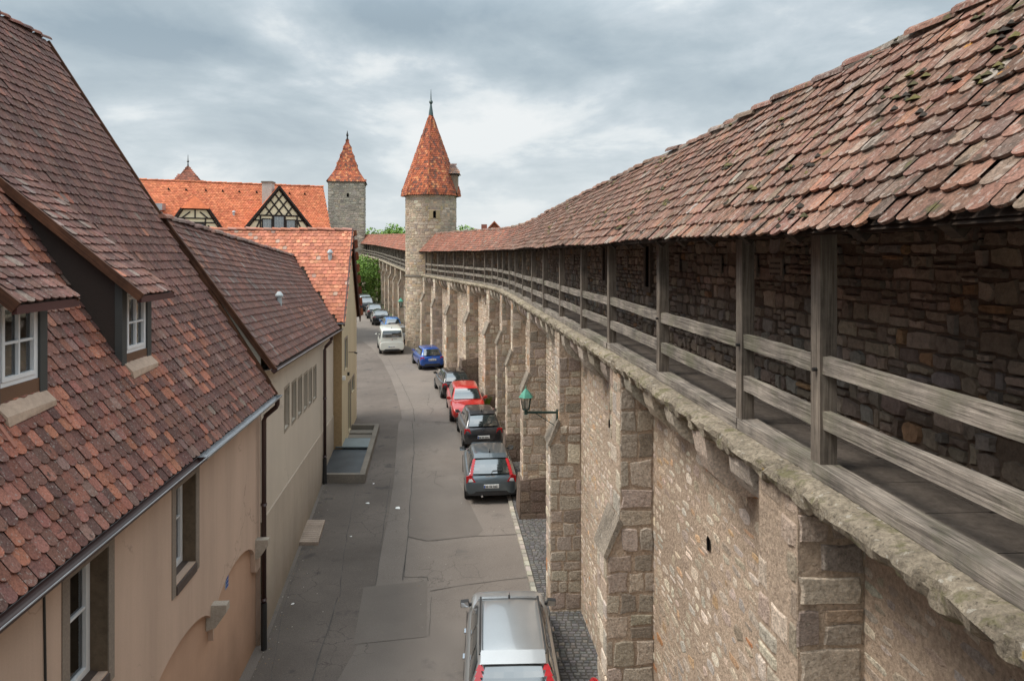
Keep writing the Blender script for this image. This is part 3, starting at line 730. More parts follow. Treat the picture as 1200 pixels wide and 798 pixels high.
# dark embrasures in the gallery back wall
for Y in (13.7, 17.4):
    q = PN.sy(Y); z = EYE-.2; mb = MB(); w = .13; h = .38
    p = lambda u, v, d: PN.P(q+u, 1.02-d, z+v)
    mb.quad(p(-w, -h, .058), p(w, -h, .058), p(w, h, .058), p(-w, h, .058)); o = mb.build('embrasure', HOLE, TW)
    mb = MB()
    for (a, b, c, d) in ((-w-.1, w+.1, h, h+.14), (-w-.1, w+.1, -h-.1, -h), (-w-.09, -w, -h, h), (w, w+.09, -h, h)):
        mb.hexa([p(a, c, 0), p(b, c, 0), p(b, c, .085), p(a, c, .085), p(a, d, 0), p(b, d, 0), p(b, d, .085), p(a, d, .085)], (.14, .11, .09))
    mb.build('stone_frame', STONE_D, o)

# ================================================================== TOWERS
def cyl_masonry(mb, mo, c, rad, z0, z1, pal, rh, ln):
    n = 48
    for i in range(n):
        a, b = 2*math.pi*i/n, 2*math.pi*(i+1)/n
        f = lambda t, z: V((c[0]+rad*math.cos(t), c[1]+rad*math.sin(t), z)); mo.quad(f(a, z0), f(b, z0), f(b, z1), f(a, z1))
    stones(mb, lambda u, v, h: V((c[0]+(rad+h)*math.cos(u/rad), c[1]+(rad+h)*math.sin(u/rad), v)), 0, 2*math.pi*rad, z0, z1, rh, ln, .028, (.008, .03), pal, .04, .14, .12)
tc_ = (-6.62, 60.3); TR = 2.06
T = thing('round_tower', 'round stone tower with tall pointed red tiled roof and small hoist dormer', 'tower', (tc_[0], tc_[1], zg(60)))
mb = MB(); mo = MB(); cyl_masonry(mb, mo, tc_, TR, .8, 13.35, PAL_TOW, (.18, .32), (.25, .6))
W_ = mo.build('wall', MORTAR, T); mb.build('masonry', STONE, W_)
mb = MB()
for (z, r, h) in ((6.75, TR+.07, .14), (13.2, TR+.1, .2)):
    mb = MB()
    pts = [V((tc_[0]+r*math.cos(t*math.pi/24), tc_[1]+r*math.sin(t*math.pi/24), z)) for t in range(49)]
    for a, b in zip(pts, pts[1:]): mb.hexa([a*1, b*1, (b-V((*tc_, z)))*.95+V((*tc_, z)), (a-V((*tc_, z)))*.95+V((*tc_, z)), a+V((0, 0, h)), b+V((0, 0, h)), (b-V((*tc_, z)))*.95+V((*tc_, z+h)), (a-V((*tc_, z)))*.95+V((*tc_, z+h))])
    mb.build('string_course', CONC, T)
# slit window with pale surround, facing the viewer
ang = math.atan2(-tc_[1], .55-tc_[0]*1.0+0) 
def tp(u, v, d, a0=R(-76)): a = a0+u/TR; return V((tc_[0]+(TR+d)*math.cos(a), tc_[1]+(TR+d)*math.sin(a), v))
mb = MB()
for (u0, u1, v0, v1) in ((-.65, .65, 12.0, 12.35), (-.42, -.12, 11.35, 12.0), (.12, .42, 11.35, 12.0), (-.5, .5, 11.15, 11.35)):
    mb.hexa([tp(u0, v0, 0), tp(u1, v0, 0), tp(u1, v0, .05), tp(u0, v0, .05), tp(u0, v1, 0), tp(u1, v1, 0), tp(u1, v1, .05), tp(u0, v1, .05)])
o = mb.build('slit_window', surf('buff window surround', (.44, .34, .2), .9, hi=(8, .8, 1.2)), T)
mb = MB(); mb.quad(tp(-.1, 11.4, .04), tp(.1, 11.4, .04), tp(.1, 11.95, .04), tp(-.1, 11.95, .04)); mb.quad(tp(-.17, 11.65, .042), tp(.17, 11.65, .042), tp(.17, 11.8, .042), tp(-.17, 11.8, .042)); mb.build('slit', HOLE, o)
def spire(T, c, n, rfun, z0, z1, e, w, pal, rot=0, name='roof', steps=10, lift=.012, mat=None):
    mb = MB(); H = z1-z0; mt = MB(); rd = MB()
    for k in range(n):
        a = rot+2*math.pi*k/n; d = V((math.cos(a), math.sin(a), 0)); u = V((-math.sin(a), math.cos(a), 0)); tn = math.tan(math.pi/n)
        ap = lambda t: rfun(t)*math.cos(math.pi/n)
        for i in range(steps):
            t0, t1 = i/steps, (i+1)/steps
            q = lambda t, s: V((c[0], c[1], z0+H*t))+d*ap(t)+u*(s*ap(t)*tn)
            mb.quad(q(t0, -1), q(t0, 1), q(t1, 1), q(t1, -1))
        sl = math.hypot(H, ap(0)-ap(1))
        S = lambda uu, v: V((c[0], c[1], z0+H*v/sl))+d*(ap(min(v/sl, 1)))+u*uu
        w0 = ap(0)*tn
        tiles(mt, S, 2*w0, sl, w, e, 2, lambda uu, v: abs(uu) < ap(min(v/sl, 1))*tn-.02, lambda a_, b_: pick(pal), .02, lift, 1.2, u0=-w0, flip=1)
        ar = a+math.pi/n; pts = [V((c[0]+rfun(t)*math.cos(ar), c[1]+rfun(t)*math.sin(ar), z0+H*t+.02)) for t in [i/steps for i in range(steps+1)]]
        ridge_row(rd, pts, .075, .5, pal)
    o = mb.build(name, OAK_S, T); mt.build('roof_tiles', mat or TILE_FAR, o); rd.build('hip_tiles', mat or TILE_FAR, o); return o
rf = lambda t: (2.42-.0*t)*(1-t)+.08 if t > .05 else lerp(2.42, 2.42*.95+.08, t/.05)
spire(T, tc_, 8, rf, 13.25, 20.0, .19, .2, T_SPIRE, rot=R(22.5))
mb = MB(); mb.tube([(tc_[0], tc_[1], 19.85), (tc_[0], tc_[1], 20.1), (tc_[0], tc_[1], 20.75), (tc_[0], tc_[1], 20.85), (tc_[0], tc_[1], 20.95), (tc_[0], tc_[1], 21.05), (tc_[0], tc_[1], 21.15), (tc_[0], tc_[1], 22.0)], [.2, .17, .07, .12, .17, .12, .05, .012], 10)
mb.build('finial', plain('dark copper finial', (.05, .085, .085), .5), T)
# hoist dormer on the right flank
mb = MB(); x0, x1, y0, y1, z0, z1 = -5.7, -4.42, 59.6, 60.9, 13.35, 15.05
mb.box(x0, x1, y0, y1, z0+.0, z1); D = mb.build('hoist_dormer', surf('weathered plank', (.30, .235, .17), .9, streak=((6, 6, .6), .75, 1.15)), T)
mb = MB()
for (a, b) in (((x1, y0, z0), (x1, y0, z1)), ((x0+.2, y0, z0), (x0+.2, y0, z1)), ((x1, y0, z0), (x0, y0, z1-.3)), ((x1, y1, z0), (x1, y1, z1)), ((x0, y0, z1-.05), (x1, y0, z1-.05)), ((x0, y0, z0+.05), (x1, y0, z0+.05)), ((x1, y0, z1-.05), (x1, y1, z1-.05))):
    mb.beam(a, b, .14, .14)
mb.build('timber_frame', TIMBER, D)
mb = MB(); e = .22; ym = (y0+y1)/2
A = [V((x0, y0-e, z1-.02)), V((x1+e, y0-e, z1-.02)), V((x1+e, y1+e, z1-.02)), V((x0, y1+e, z1-.02)), V((x0, ym, z1+.85)), V((x1-.25, ym, z1+.85))]
mb.add(A, [(0, 1, 5, 4), (1, 2, 5), (2, 3, 4, 5)]); mt = MB()
U = V((1, 0, 0)); W_ = (A[4]-V((A[0].x, A[0].y, A[0].z))); W_.x = 0; sl = W_.length
tiles(mt, plane_S(A[0], U, W_), x1+e-x0, sl, .2, .19, 2, lambda u, v: u < (x1+e-x0)-(v/sl)*(.25+e), lambda a, b: pick([(1, (.24, .13, .09)), (1, (.17, .11, .09))]), .02, .01, 1)
o = mb.build('dormer_roof', TILE, D); mt.build('roof_tiles', TILE, o)

T = thing('square_tower', 'distant square grey stone tower with steep red pyramid roof', 'tower', (-28.4, 128, zg(128)), rz=0)
c = V((-28.55, 128)); hw = 2.95; rz = R(9); X = V((math.cos(rz), math.sin(rz))); Yv = V((-math.sin(rz), math.cos(rz)))
def sq(a, b, z): p = c+X*a+Yv*b; return V((p.x, p.y, z))
mo = MB(); mb = MB()
for (p0, p1, nn) in (((-hw, -hw), (hw, -hw), 0), ((hw, -hw), (hw, hw), 1), ((hw, hw), (-hw, hw), 2), ((-hw, hw), (-hw, -hw), 3)):
    mo.quad(sq(*p0, 2.8), sq(*p1, 2.8), sq(*p1, 20.9), sq(*p0, 20.9))
    d = V((p1[0]-p0[0], p1[1]-p0[1])).normalized(); nrm = V((d.y, -d.x))
    stones(mb, lambda u, v, h: sq(p0[0]+d.x*u+nrm.x*h, p0[1]+d.y*u+nrm.y*h, v), .35, 2*hw-.35, 2.8, 20.9, (.25, .42), (.4, 1.0), .04, (.01, .04), PAL_GREY, .05, .15, .12)
    z = 2.8
    while z < 20.6:      # quoins
        l = .9 if int(z*2) % 2 else .55
        stones(mb, lambda u, v, h: sq(p0[0]+d.x*u+nrm.x*(h+.05), p0[1]+d.y*u+nrm.y*(h+.05), v), -.04, l, z, z+.5, (.5, .5), (1, 1.2), .05, (.02, .04), PAL_GREY, 0, .05, .05)
        stones(mb, lambda u, v, h: sq(p1[0]-d.x*u+nrm.x*(h+.05), p1[1]-d.y*u+nrm.y*(h+.05), v), -.04, 1.4-l, z, z+.5, (.5, .5), (1, 1.2), .05, (.02, .04), PAL_GREY, 0, .05, .05); z += .5
o = mo.build('wall', surf('grey mortar', (.34, .3, .25), .95, low=(.3, .8, 1.1)), T); mb.build('masonry', STONE, o)
mb = MB(); mb.hexa([sq(-hw-.15, -hw-.15, 20.75), sq(hw+.15, -hw-.15, 20.75), sq(hw+.15, hw+.15, 20.75), sq(-hw-.15, hw+.15, 20.75), sq(-hw-.15, -hw-.15, 21.0), sq(hw+.15, -hw-.15, 21.0), sq(hw+.15, hw+.15, 21.0), sq(-hw-.15, hw+.15, 21.0)]); mb.build('eaves_cornice', CONC, T)
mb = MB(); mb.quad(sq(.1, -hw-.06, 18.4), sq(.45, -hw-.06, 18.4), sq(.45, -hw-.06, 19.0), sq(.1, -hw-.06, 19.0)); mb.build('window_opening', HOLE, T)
rq = lambda t: (3.25*(1-t)*1.0+.0 if t > .25 else lerp(3.25, 3.25*.60, t/.25) ) if t < .25 else 3.25*.60*(1-(t-.25)/.75)
spire(T, (c.x, c.y), 4, lambda t: rq(t)*math.sqrt(2), 21.0, 28.7, .32, .34, T_SPIRE, rot=rz, steps=8)
mb = MB(); mb.tube([(c.x, c.y, 28.5), (c.x, c.y, 29.0), (c.x, c.y, 29.3), (c.x, c.y, 29.7), (c.x, c.y, 30.1)], [.2, .1, .22, .1, .02], 8); mb.build('finial', BLACK, T)

T = thing('gate_tower', 'small pointed tower roof with a thin finial, rising behind the long orange roof', 'tower', (-41.7, 95, zg(95)))
mb = MB(); mb.box(-44.0, -39.4, 92.7, 97.3, 2, 16.2); mb.build('wall', surf('plastered tower wall', (.4, .34, .25), .9), T)
spire(T, (-41.7, 95), 4, lambda t: 3.0*1.414*(1-t), 16.0, 19.9, .3, .32, [(1, (.30, .11, .07)), (1, (.24, .1, .07))], rot=R(25), steps=4)
mb = MB(); mb.tube([(-41.7, 95, 19.7), (-41.7, 95, 20.4), (-41.7, 95, 20.55), (-41.7, 95, 20.7), (-41.7, 95, 21.4)], [.12, .05, .16, .05, .02], 8); mb.build('finial', BLACK, T)
# ================================================================== HELPERS FOR HOUSES
def wall_holes(mb, P, u0, u1, z0, z1, holes, depth=.22, mi=0, mr=0, du=None):
    us = sorted({u0, u1, *[h[0] for h in holes], *[h[1] for h in holes]}); zs = sorted({z0, z1, *[h[2] for h in holes], *[h[3] for h in holes]})
    us = [u for u in us if u0 <= u <= u1]; zs = [z for z in zs if z0 <= z <= z1]
    for a, b in zip(us, us[1:]):
        for c, d in zip(zs, zs[1:]):
            m, k = (a+b)/2, (c+d)/2
            if any(h[0] < m < h[1] and h[2] < k < h[3] for h in holes): continue
            mb.quad(P(a, c, 0), P(b, c, 0), P(b, d, 0), P(a, d, 0), mi=mi)
    for (a, b, c, d) in holes:
        mb.quad(P(a, c, 0), P(a, d, 0), P(a, d, depth), P(a, c, depth), mi=mr); mb.quad(P(b, c, 0), P(b, c, depth), P(b, d, depth), P(b, d, 0), mi=mr)
        mb.quad(P(a, d, 0), P(b, d, 0), P(b, d, depth), P(a, d, depth), mi=mr); mb.quad(P(a, c, 0), P(a, c, depth), P(b, c, depth), P(b, c, 0), mi=mr)
def slab(mb, P, a, b, c, d, e0, e1, col=(1, 1, 1), mi=0):
    """box in wall coordinates: u a..b, z c..d, depth e0..e1 (negative = in front of the wall)"""
    mb.hexa([P(a, c, e0), P(b, c, e0), P(b, c, e1), P(a, c, e1), P(a, d, e0), P(b, d, e0), P(b, d, e1), P(a, d, e1)], col, mi)
def casement(parent, P, a, b, c, d, dep, fw=.055, sash=.045, bars=((.5,), (.5,)), mat=None, th=.05, curtain=True, name='window', cf=(0, 1), room=.3):
    """a framed window at depth dep filling a..b, c..d"""
    mat = mat or WHITE; mb = MB()
    for (p, q, r, s) in ((a, b, c, c+fw), (a, b, d-fw, d), (a, a+fw, c+fw, d-fw), (b-fw, b, c+fw, d-fw)): slab(mb, P, p, q, r, s, dep-th, dep)
    A, B, C, D = a+fw+.004, b-fw-.004, c+fw+.004, d-fw-.004
    for (p, q, r, s) in ((A, B, C, C+sash), (A, B, D-sash, D), (A, A+sash, C+sash, D-sash), (B-sash, B, C+sash, D-sash)): slab(mb, P, p, q, r, s, dep-th-.012, dep-.01)
    for t in bars[0]: u = lerp(A, B, t); slab(mb, P, u-.014, u+.014, C+sash, D-sash, dep-th-.006, dep-.012)
    for t in bars[1]: z = lerp(C, D, t); slab(mb, P, A+sash, B-sash, z-.014, z+.014, dep-th-.003, dep-.014)
    o = mb.build(name, mat, parent)
    mb = MB(); mb.quad(P(A+sash, C+sash, dep-.02), P(B-sash, C+sash, dep-.02), P(B-sash, D-sash, dep-.02), P(A+sash, D-sash, dep-.02)); mb.build('pane', GLASS, o)
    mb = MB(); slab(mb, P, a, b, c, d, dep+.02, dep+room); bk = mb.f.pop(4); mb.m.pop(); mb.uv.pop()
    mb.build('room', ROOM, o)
    if curtain:
        for (s0, s1) in ((cf[0], lerp(*cf, .46)), (lerp(*cf, .54), cf[1])):
            mb = MB(); n = 14; prev = None
            for i in range(n+1):
                u = lerp(A, B, lerp(s0, s1, i/n)); e = dep+.05+.012*math.sin(i*2.3)
                cur = (P(u, C, e), P(u, D, e))
                if prev: mb.quad(prev[0], cur[0], cur[1], prev[1])
                prev = cur
            mb.build('curtain', CURTAIN, o)
    return o

# ================================================================== HOUSE 1 (pinkish render, dormers)
H1 = thing('house', 'pinkish beige rendered house with steep dark tiled roof and two dormers, nearest on the left', 'house', (-5.4, 10, 0))
X1 = lambda y: -4.08-.085*y
nn = V((-1, -.085, 0)).normalized()
def P1(u, z, d): return V((X1(u), u, z))+nn*d
zo = 5.30
holes = [(7.92, 8.82, 3.45, 4.94), (11.0, 11.87, 3.5, 4.92), (3.2, 4.1, 3.45, 4.94), (-.5, .4, 3.45, 4.94)]
mb = MB()
wall_holes(mb, P1, -4, 15.93, 2.9, zo+.25, holes, .30)
def arch(u):
    for (m, h) in ((8.45, 1.35), (11.3, 1.43), (14.15, 1.35)):
        if abs(u-m) < h: return 2.02+.54*math.sqrt(1-((u-m)/h)**2)
    return 1.75
n = 120
for i in range(n):
    a = lerp(6.9, 15.6, i/n); b = lerp(6.9, 15.6, (i+1)/n)
    za, zb = arch(a+1e-4), arch(b-1e-4); mb.quad(P1(a, za, 0), P1(b, zb, 0), P1(b, 2.9, 0), P1(a, 2.9, 0)); mb.quad(P1(a, za, 0), P1(a, za, .09), P1(b, zb, .09), P1(b, zb, 0))
mb.quad(P1(-4, -.1, 0), P1(6.9, -.1, 0), P1(6.9, 2.9, 0), P1(-4, 2.9, 0)); mb.quad(P1(6.9, -.1, 0), P1(6.9, -.1, .09), P1(6.9, 2.9, .09), P1(6.9, 2.9, 0))
mb.quad(P1(15.6, 1.7, 0), P1(15.93, 1.7, 0), P1(15.93, 2.9, 0), P1(15.6, 2.9, 0)); mb.quad(P1(15.6, 1.75, 0), P1(15.6, 1.75, .09), P1(15.93, 1.75, .09), P1(15.93, 1.75, 0))
# gable ends and rear wall
RB = 9.34
for u in (-4, 15.93):
    mb.poly([P1(u, -.1, 0), P1(u, -.1, RB-.66), P1(u, 5.3, RB-.66), P1(u, 12.3, RB/2-.33), P1(u, 5.3, 0)])
mb.quad(P1(-4, -.1, RB-.66), P1(15.93, -.1, RB-.66), P1(15.93, 5.4, RB-.66), P1(-4, 5.4, RB-.66))
WL = mb.build('wall', PLASTER_P, H1)
mb = MB(); mb.quad(P1(6.9, -.1, .09), P1(15.91, -.1, .09), P1(15.91, 2.85, .09), P1(6.9, 2.85, .09)); mb.build('arch_recess', PLASTER_O, H1)
for u in (9.87, 12.72, 15.62):
    mb = MB(); pr = [(0.08, 2.42), (-.26, 2.42), (-.26, 2.30), (-.08, 2.04), (0.08, 1.98)]
    w = .09; A = [P1(u-w, z, o) for o, z in pr]; B = [P1(u+w, z, o) for o, z in pr]; m = 5
    mb.add(A+B, [tuple(range(m))[::-1], tuple(range(m, 2*m))]+[(j, (j+1) % m, m+(j+1) % m, m+j) for j in range(m)], (.42, .38, .33))
    mb.build('corbel_stone', surf('pale dressed stone', (.42, .37, .31), .9, low=(3, .85, 1.1), hi=(30, .8, 1.15)), H1)
# tall windows in stone surrounds
for (a, b, c, d) in holes:
    mb = MB(); e = .155
    for (p, q, r, s) in ((a-e, b+e, d, d+.17), (a-e, a, c-.16, d), (b, b+e, c-.16, d)): slab(mb, P1, p, q, r, s, -.012, .02)
    sr = mb.build('window_surround', SURROUND, H1)
    mb = MB(); mb.hexa([P1(a, c-.16, -.03), P1(b, c-.16, -.03), P1(b, c-.14, .24), P1(a, c-.14, .24), P1(a, c-.03, -.03), P1(b, c-.03, -.03), P1(b, c+.03, .24), P1(a, c+.03, .24)], (.16, .12, .10)); mb.build('window_sill', surf('wet brown sill', (.10, .075, .065), .6), H1)
    mb = MB(); slab(mb, P1, b-.006, b, c, d, .0, .25); slab(mb, P1, a, a+.006, c, d, .0, .25); slab(mb, P1, a, b, d-.006, d, .0, .25)
    mb.build('reveal', surf('mottled stone reveal', (.15, .11, .075), .9, low=(3, .7, 1.2)), sr)
    casement(H1, P1, a+.01, b-.01, c, d-.008, .25, .06, .055, ((), (.56,)), cf=(0, 1), room=.5)
# tile plate and cable
mb = MB(); slab(mb, P1, 13.72, 13.9, 2.2, 2.42, .075, .088); pl = mb.build('tile_plate', plain('enamel plate', (.5, .55, .6), .3), H1)
mb = MB()
for i in range(3):
    for j in range(3): slab(mb, P1, 13.735+.055*i, 13.775+.055*i, 2.215+.07*j, 2.265+.07*j, .071, .076)
mb.build('blue_dots', PLATE_B, pl)
mb = MB(); mb.tube([P1(7.42+.02*math.sin(z*2), z, -.012) for z in (5.3, 4.6, 4, 3, 2, 1, 0)], .012, 6); mb.build('cable', BLACK, H1)
# roof
XE = lambda y: -3.76-.085*y
Z0, SLP = 5.45, 1.595
dirU = V((-.085, 1, 0)).normalized()
def E1(y, s, dz=0): return V((XE(y), y, Z0))+nn*s+V((0, 0, SLP*s+dz))
RIDGE = 4.67
mb = MB(); ya, yb = -5, 15.86
mb.quad(E1(ya, 0), E1(yb, 0), E1(yb, RIDGE), E1(ya, RIDGE)); mb.quad(E1(ya, 0, -.06), E1(ya, RIDGE, -.06), E1(yb, RIDGE, -.06), E1(yb, 0, -.06))
mb.quad(E1(ya, RIDGE), E1(yb, RIDGE), E1(yb, 2*RIDGE, -SLP*2*RIDGE), E1(ya, 2*RIDGE, -SLP*2*RIDGE)) 
def E1b(y, s): return V((XE(y), y, Z0))+nn*(2*RIDGE-s)+V((0, 0, SLP*s))
mb.f.pop(); mb.m.pop(); mb.uv.pop(); mb.quad(E1b(ya, 0), E1b(yb, 0), E1b(yb, RIDGE), E1b(ya, RIDGE))
ROOF1 = mb.build('roof', OAK_S, H1)
slv = RIDGE*math.sqrt(1+SLP*SLP); W1v = (E1(5, 1)-E1(5, 0))
S1 = plane_S(E1(0, 0), dirU, W1v)
k_ = math.sqrt(1+SLP*SLP)
D1 = [(7.5, 8.5), (10.47, 11.45)]
def keep1(u, v):
    s = v/k_
    for (a, b) in D1:
        if a+.05 < u-.0 < b-.05 and s > .95 and s < 2.3: return False
    return u < 15.84
def cf1(u, v):
    s = v/k_
    n1 = noise.noise(V((u*.55, v*.45, 3)))
    for (a, b) in D1:
        if (a-.25 < u < b+.3 and s < .86 and s > .40) or (a-.45 < u < a-.05 and .86 < s < 2.7) or (b < u < b+.18 and .3 < s < 1.1): return pick(T_NEW) if random.random() < .75 else pick(T_DARK)
        if (b-.05 < u < b+.25 and s < .42) and random.random() < .6: return pick(T_NEW)
    if n1 > .22 and v < 4.5 and random.random() < .4: return pick(T_NEW)
    if v < 2.2 and random.random() < .10: return pick([(1, (.24, .10, .07)), (1, (.20, .12, .10))])
    if u < 10 and v < 3.4 and random.random() < .4: return pick([(1, (.25, .105, .08)), (1, (.21, .095, .075)), (.5, (.31, .13, .09))])
    return pick(T_DARK)
mb = MB(); tiles(mb, S1, 15.9+5, slv, .155, .186, 6, keep1, cf1, .016, .012, 1.2, u0=-5, flip=1)
mb.build('roof_tiles', TILE, ROOF1)
mb = MB(); tiles(mb, plane_S(E1b(0, 0), dirU, E1b(5, 1)-E1b(5, 0)), 20.9, slv, .4, .34, 2, None, lambda u, v: pick(T_DARK), .02, .01, 1, u0=-5, flip=-1); mb.build('rear_roof_tiles', TILE, ROOF1)
mb = MB(); ridge_row(mb, [E1(ya, RIDGE, .03), E1(yb, RIDGE, .03)], .11, .36, [(1, (.20, .085, .06)), (1, (.12, .065, .055))]); mb.build('ridge_tiles', TILE, ROOF1)
mb = MB(); mb.beam(E1(yb+.02, -.02, -.02), E1(yb+.02, RIDGE, -.02), .04, .14, up=(0, 0, 1)); mb.build('verge_board', BOARD, H1)
mb = MB(); mb.quad(E1(ya, .03, -.1), E1(yb, .03, -.1), P1(yb, 5.36, .02), P1(ya, 5.36, .02)); mb.beam(E1(ya, .03, -.09), E1(yb, .03, -.09), .03, .16); mb.build('eaves_soffit', OAK_S, H1)
def gutter(parent, pts, r, mat, name='gutter'):
    mb = MB(); pts = [V(p) for p in pts]; rows = []
    for p in pts:
        d = (pts[-1]-pts[0]).normalized(); s = d.cross(V((0, 0, 1))).normalized(); rows.append([p+s*r*math.cos(t)-V((0, 0, r*math.sin(t))) for t in [math.pi*k/8 for k in range(9)]]+[p+s*(r-.008)*math.cos(t)-V((0, 0, (r-.008)*math.sin(t))) for t in [math.pi*k/8 for k in range(8, -1, -1)]])
    for a, b in zip(rows, rows[1:]): mb.add(a+b, [(k, (k+1) % 18, 18+(k+1) % 18, 18+k) for k in range(18)])
    mb.add(rows[-1], [tuple(range(9))]); mb.add(rows[0], [tuple(range(9))])
    sd = (pts[-1]-pts[0]).normalized().cross(V((0, 0, 1))).normalized()
    o = mb.build(name, mat, parent)
    mb = MB(); mb.tube([p+sd*r for p in pts], .009, 6); mb.tube([p-sd*r for p in pts], .006, 6); mb.build('gutter_bead', ZINC, o); return o
gz = 5.40
def G1(y): return V((XE(y)+.075, y, gz))
gutter(H1, [G1(-5), G1(11)], .075, PIPE); gutter(H1, [G1(11.02), G1(15.95)], .078, ZINC)
mb = MB(); mb.quad(E1(11, -.02, .03), E1(15.9, -.02, .03), E1(15.9, .10, .035), E1(11, .10, .035)); mb.build('eaves_flashing', ZINC, H1)
def downpipe(parent, top, wallpt, r, zbot, mat=PIPE, blackh=1.0):
    top = V(top); w_ = V(wallpt); mb = MB(); d = V((w_.x-top.x, w_.y-top.y, 0))
    pts = [top, top-V((0, 0, .12)), top-V((0, 0, .17))+d*.08, top-V((0, 0, .36))+d*.9, top-V((0, 0, .46))+d, V((w_.x, w_.y, zbot+blackh))]
    mb.tube(pts, r, 10)
    for z in (zbot+blackh+.05, (top.z+zbot)/2+.4): mb.tube([(w_.x, w_.y, z), (w_.x, w_.y, z+.05)], r+.012, 10)
    o = mb.build('downpipe', mat, parent, smooth=True); mb = MB(); mb.tube([(w_.x, w_.y, zbot+blackh), (w_.x, w_.y, zbot-.05)], r+.012, 10); mb.build('cast_iron_foot', BLACK, o); return o
downpipe(H1, G1(15.82)-V((0, 0, .06)), P1(15.76, 0, -.12), .052, 0)
# dormers
def dormer(y0, y1):
    dd = .07 if y0 < 9 else 0; sf = .865; zt = 8.06+dd
    D = MB(); f = lambda y, s, z: V((XE(y), y, z))+nn*s
    P = lambda u, z, d: f(u, sf+d, z)
    zb0 = Z0+SLP*sf
    # cheeks
    m = .86; zroof = lambda s: 7.93+dd+m*(s-.65)
    st = 2.55
    for y, sg in ((y0, -1), (y1, 1)):
        D.hexa([f(y, sf+.06, zb0+.0), f(y, st+.1, Z0+SLP*(st+.1)-.05), f(y-sg*.05, st+.1, Z0+SLP*(st+.1)-.05), f(y-sg*.05, sf+.06, zb0),
                f(y, sf+.06, zroof(sf)-.06), f(y, st+.1, zroof(st)-.04), f(y-sg*.05, st+.1, zroof(st)-.04), f(y-sg*.05, sf+.06, zroof(sf)-.06)])
    o = D.build('dormer', CLAD, H1)
    # front: posts, header, apron, sill slab
    mb = MB(); w0, w1 = y0+.13, y1-.13; wz0, wz1 = zb0+.17+dd*.5, zt-.19
    slab(mb, P, y0-.02, w0, zb0-.12, zt-.02, -.03, .07); slab(mb, P, w1, y1+.02, zb0-.12, zt-.02, -.03, .07); slab(mb, P, w0, w1, wz1, zt-.02, -.025, .07); mb.build('dormer_frame', GREYF, o)
    mb = MB(); slab(mb, P, w0, w1, zb0-.02, wz0, -.02, .05); mb.build('apron_board', plain('brown apron', (.13, .065, .035), .6), o)
    mb = MB(); mb.hexa([P(y0+.06, zb0-.17, -.16), P(y1+.0, zb0-.13, -.14), P(y1+.0, zb0-.02, -.0), P(y0+.06, zb0-.02, -.0), P(y0+.06, zb0-.07, -.14), P(y1+.0, zb0-.07, -.14), P(y1+.0, zb0+.07, -.0), P(y0+.06, zb0+.07, -.0)]); mb.build('dormer_sill', surf('buff lead apron', (.46, .335, .25), .7), o)
    casement(o, P, w0+.004, w1-.004, wz0, wz1-.004, .045, .05, .045, ((.5,), (.5,)), cf=(.0, 1), room=.4)
    # roof
    mb = MB(); a, b = y0-.12, y1+.12
    z = lambda s, dz=0: zroof(s)+dz
    sE, sT = .56, 2.66
    mb.hexa([f(a, sE, z(sE, -.05)), f(b, sE, z(sE, -.05)), f(b, sT, z(sT, -.05)), f(a, sT, z(sT, -.05)), f(a, sE, z(sE)), f(b, sE, z(sE)), f(b, sT, z(sT)), f(a, sT, z(sT))])
    r = mb.build('dormer_roof', OAK_S, o)
    Wv = f(5, 1, z(1))-f(5, 0, z(0)); O = f(0, sE, z(sE)); n = (sT-sE)*math.sqrt(1+m*m)
    mb = MB(); tiles(mb, plane_S(O, dirU, Wv), b-a-.15, n-.05, .155, .18, 6, None, lambda u, v: pick(T_DARK+[(2, (.20, .10, .08)), (1.2, (.22, .16, .135))]), .016, .008, 1.1, u0=a+.115, flip=1)
    mb.build('dormer_tiles', TILE, r)
    for y, w_ in ((a-.012, .125), (b-.03, .05)):
        mb = MB(); mb.beam(f(y, sE-.03, z(sE, -.035)), f(y, sT, z(sT, -.035)), .035, w_, up=(0, 0, 1)); mb.build('barge_board', BOARD, o)
    mb = MB(); mb.beam(f(a, sE+.0, z(sE, -.06)), f(b, sE+.0, z(sE, -.06)), .05, .09); mb.build('eaves_board', plain('dark red fascia', (.07, .022, .018), .6), o)
    for y in (y1+.04, y0-.04):
        mb = MB(); mb.beam(f(y, sf+.03, zb0+.05), f(y, sf-.26, zb0-.36), .05, .05); mb.build('flashing_strip', plain('terracotta flashing', (.30, .12, .08), .8), o)
for a, b in D1: dormer(a, b)

# ================================================================== HOUSE 2 (greyish cream, six narrow windows)
H2 = thing('house', 'greyish cream rendered house with dark tiled gable roof and row of six narrow windows', 'house', (-6.5, 23, .2))
X2 = lambda y: -3.35-.131*y
n2_ = V((-1, -.131, 0)).normalized()
def P2(u, z, d): return V((X2(u), u, z))+n2_*d
wy = [18.9, 20.05, 21.1, 22.2, 23.2, 24.25]; holes = []
for i, y in enumerate(wy):
    d_ = .052*(y-18.9); holes.append((y, y+.68, 3.93-d_, 4.97-d_))
mb = MB(); us = [16.0]+[x for h in holes for x in (h[0], h[1])]+[30.25]
zp = lambda u: 2.62-.052*(u-16)
zt2 = lambda u: 6.0-.035*(u-16)
for a, b in zip([16.0]+[h[1] for h in holes], [h[0] for h in holes]+[30.25]): mb.quad(P2(a, zp(a), 0), P2(b, zp(b), 0), P2(b, zt2(b), 0), P2(a, zt2(a), 0))
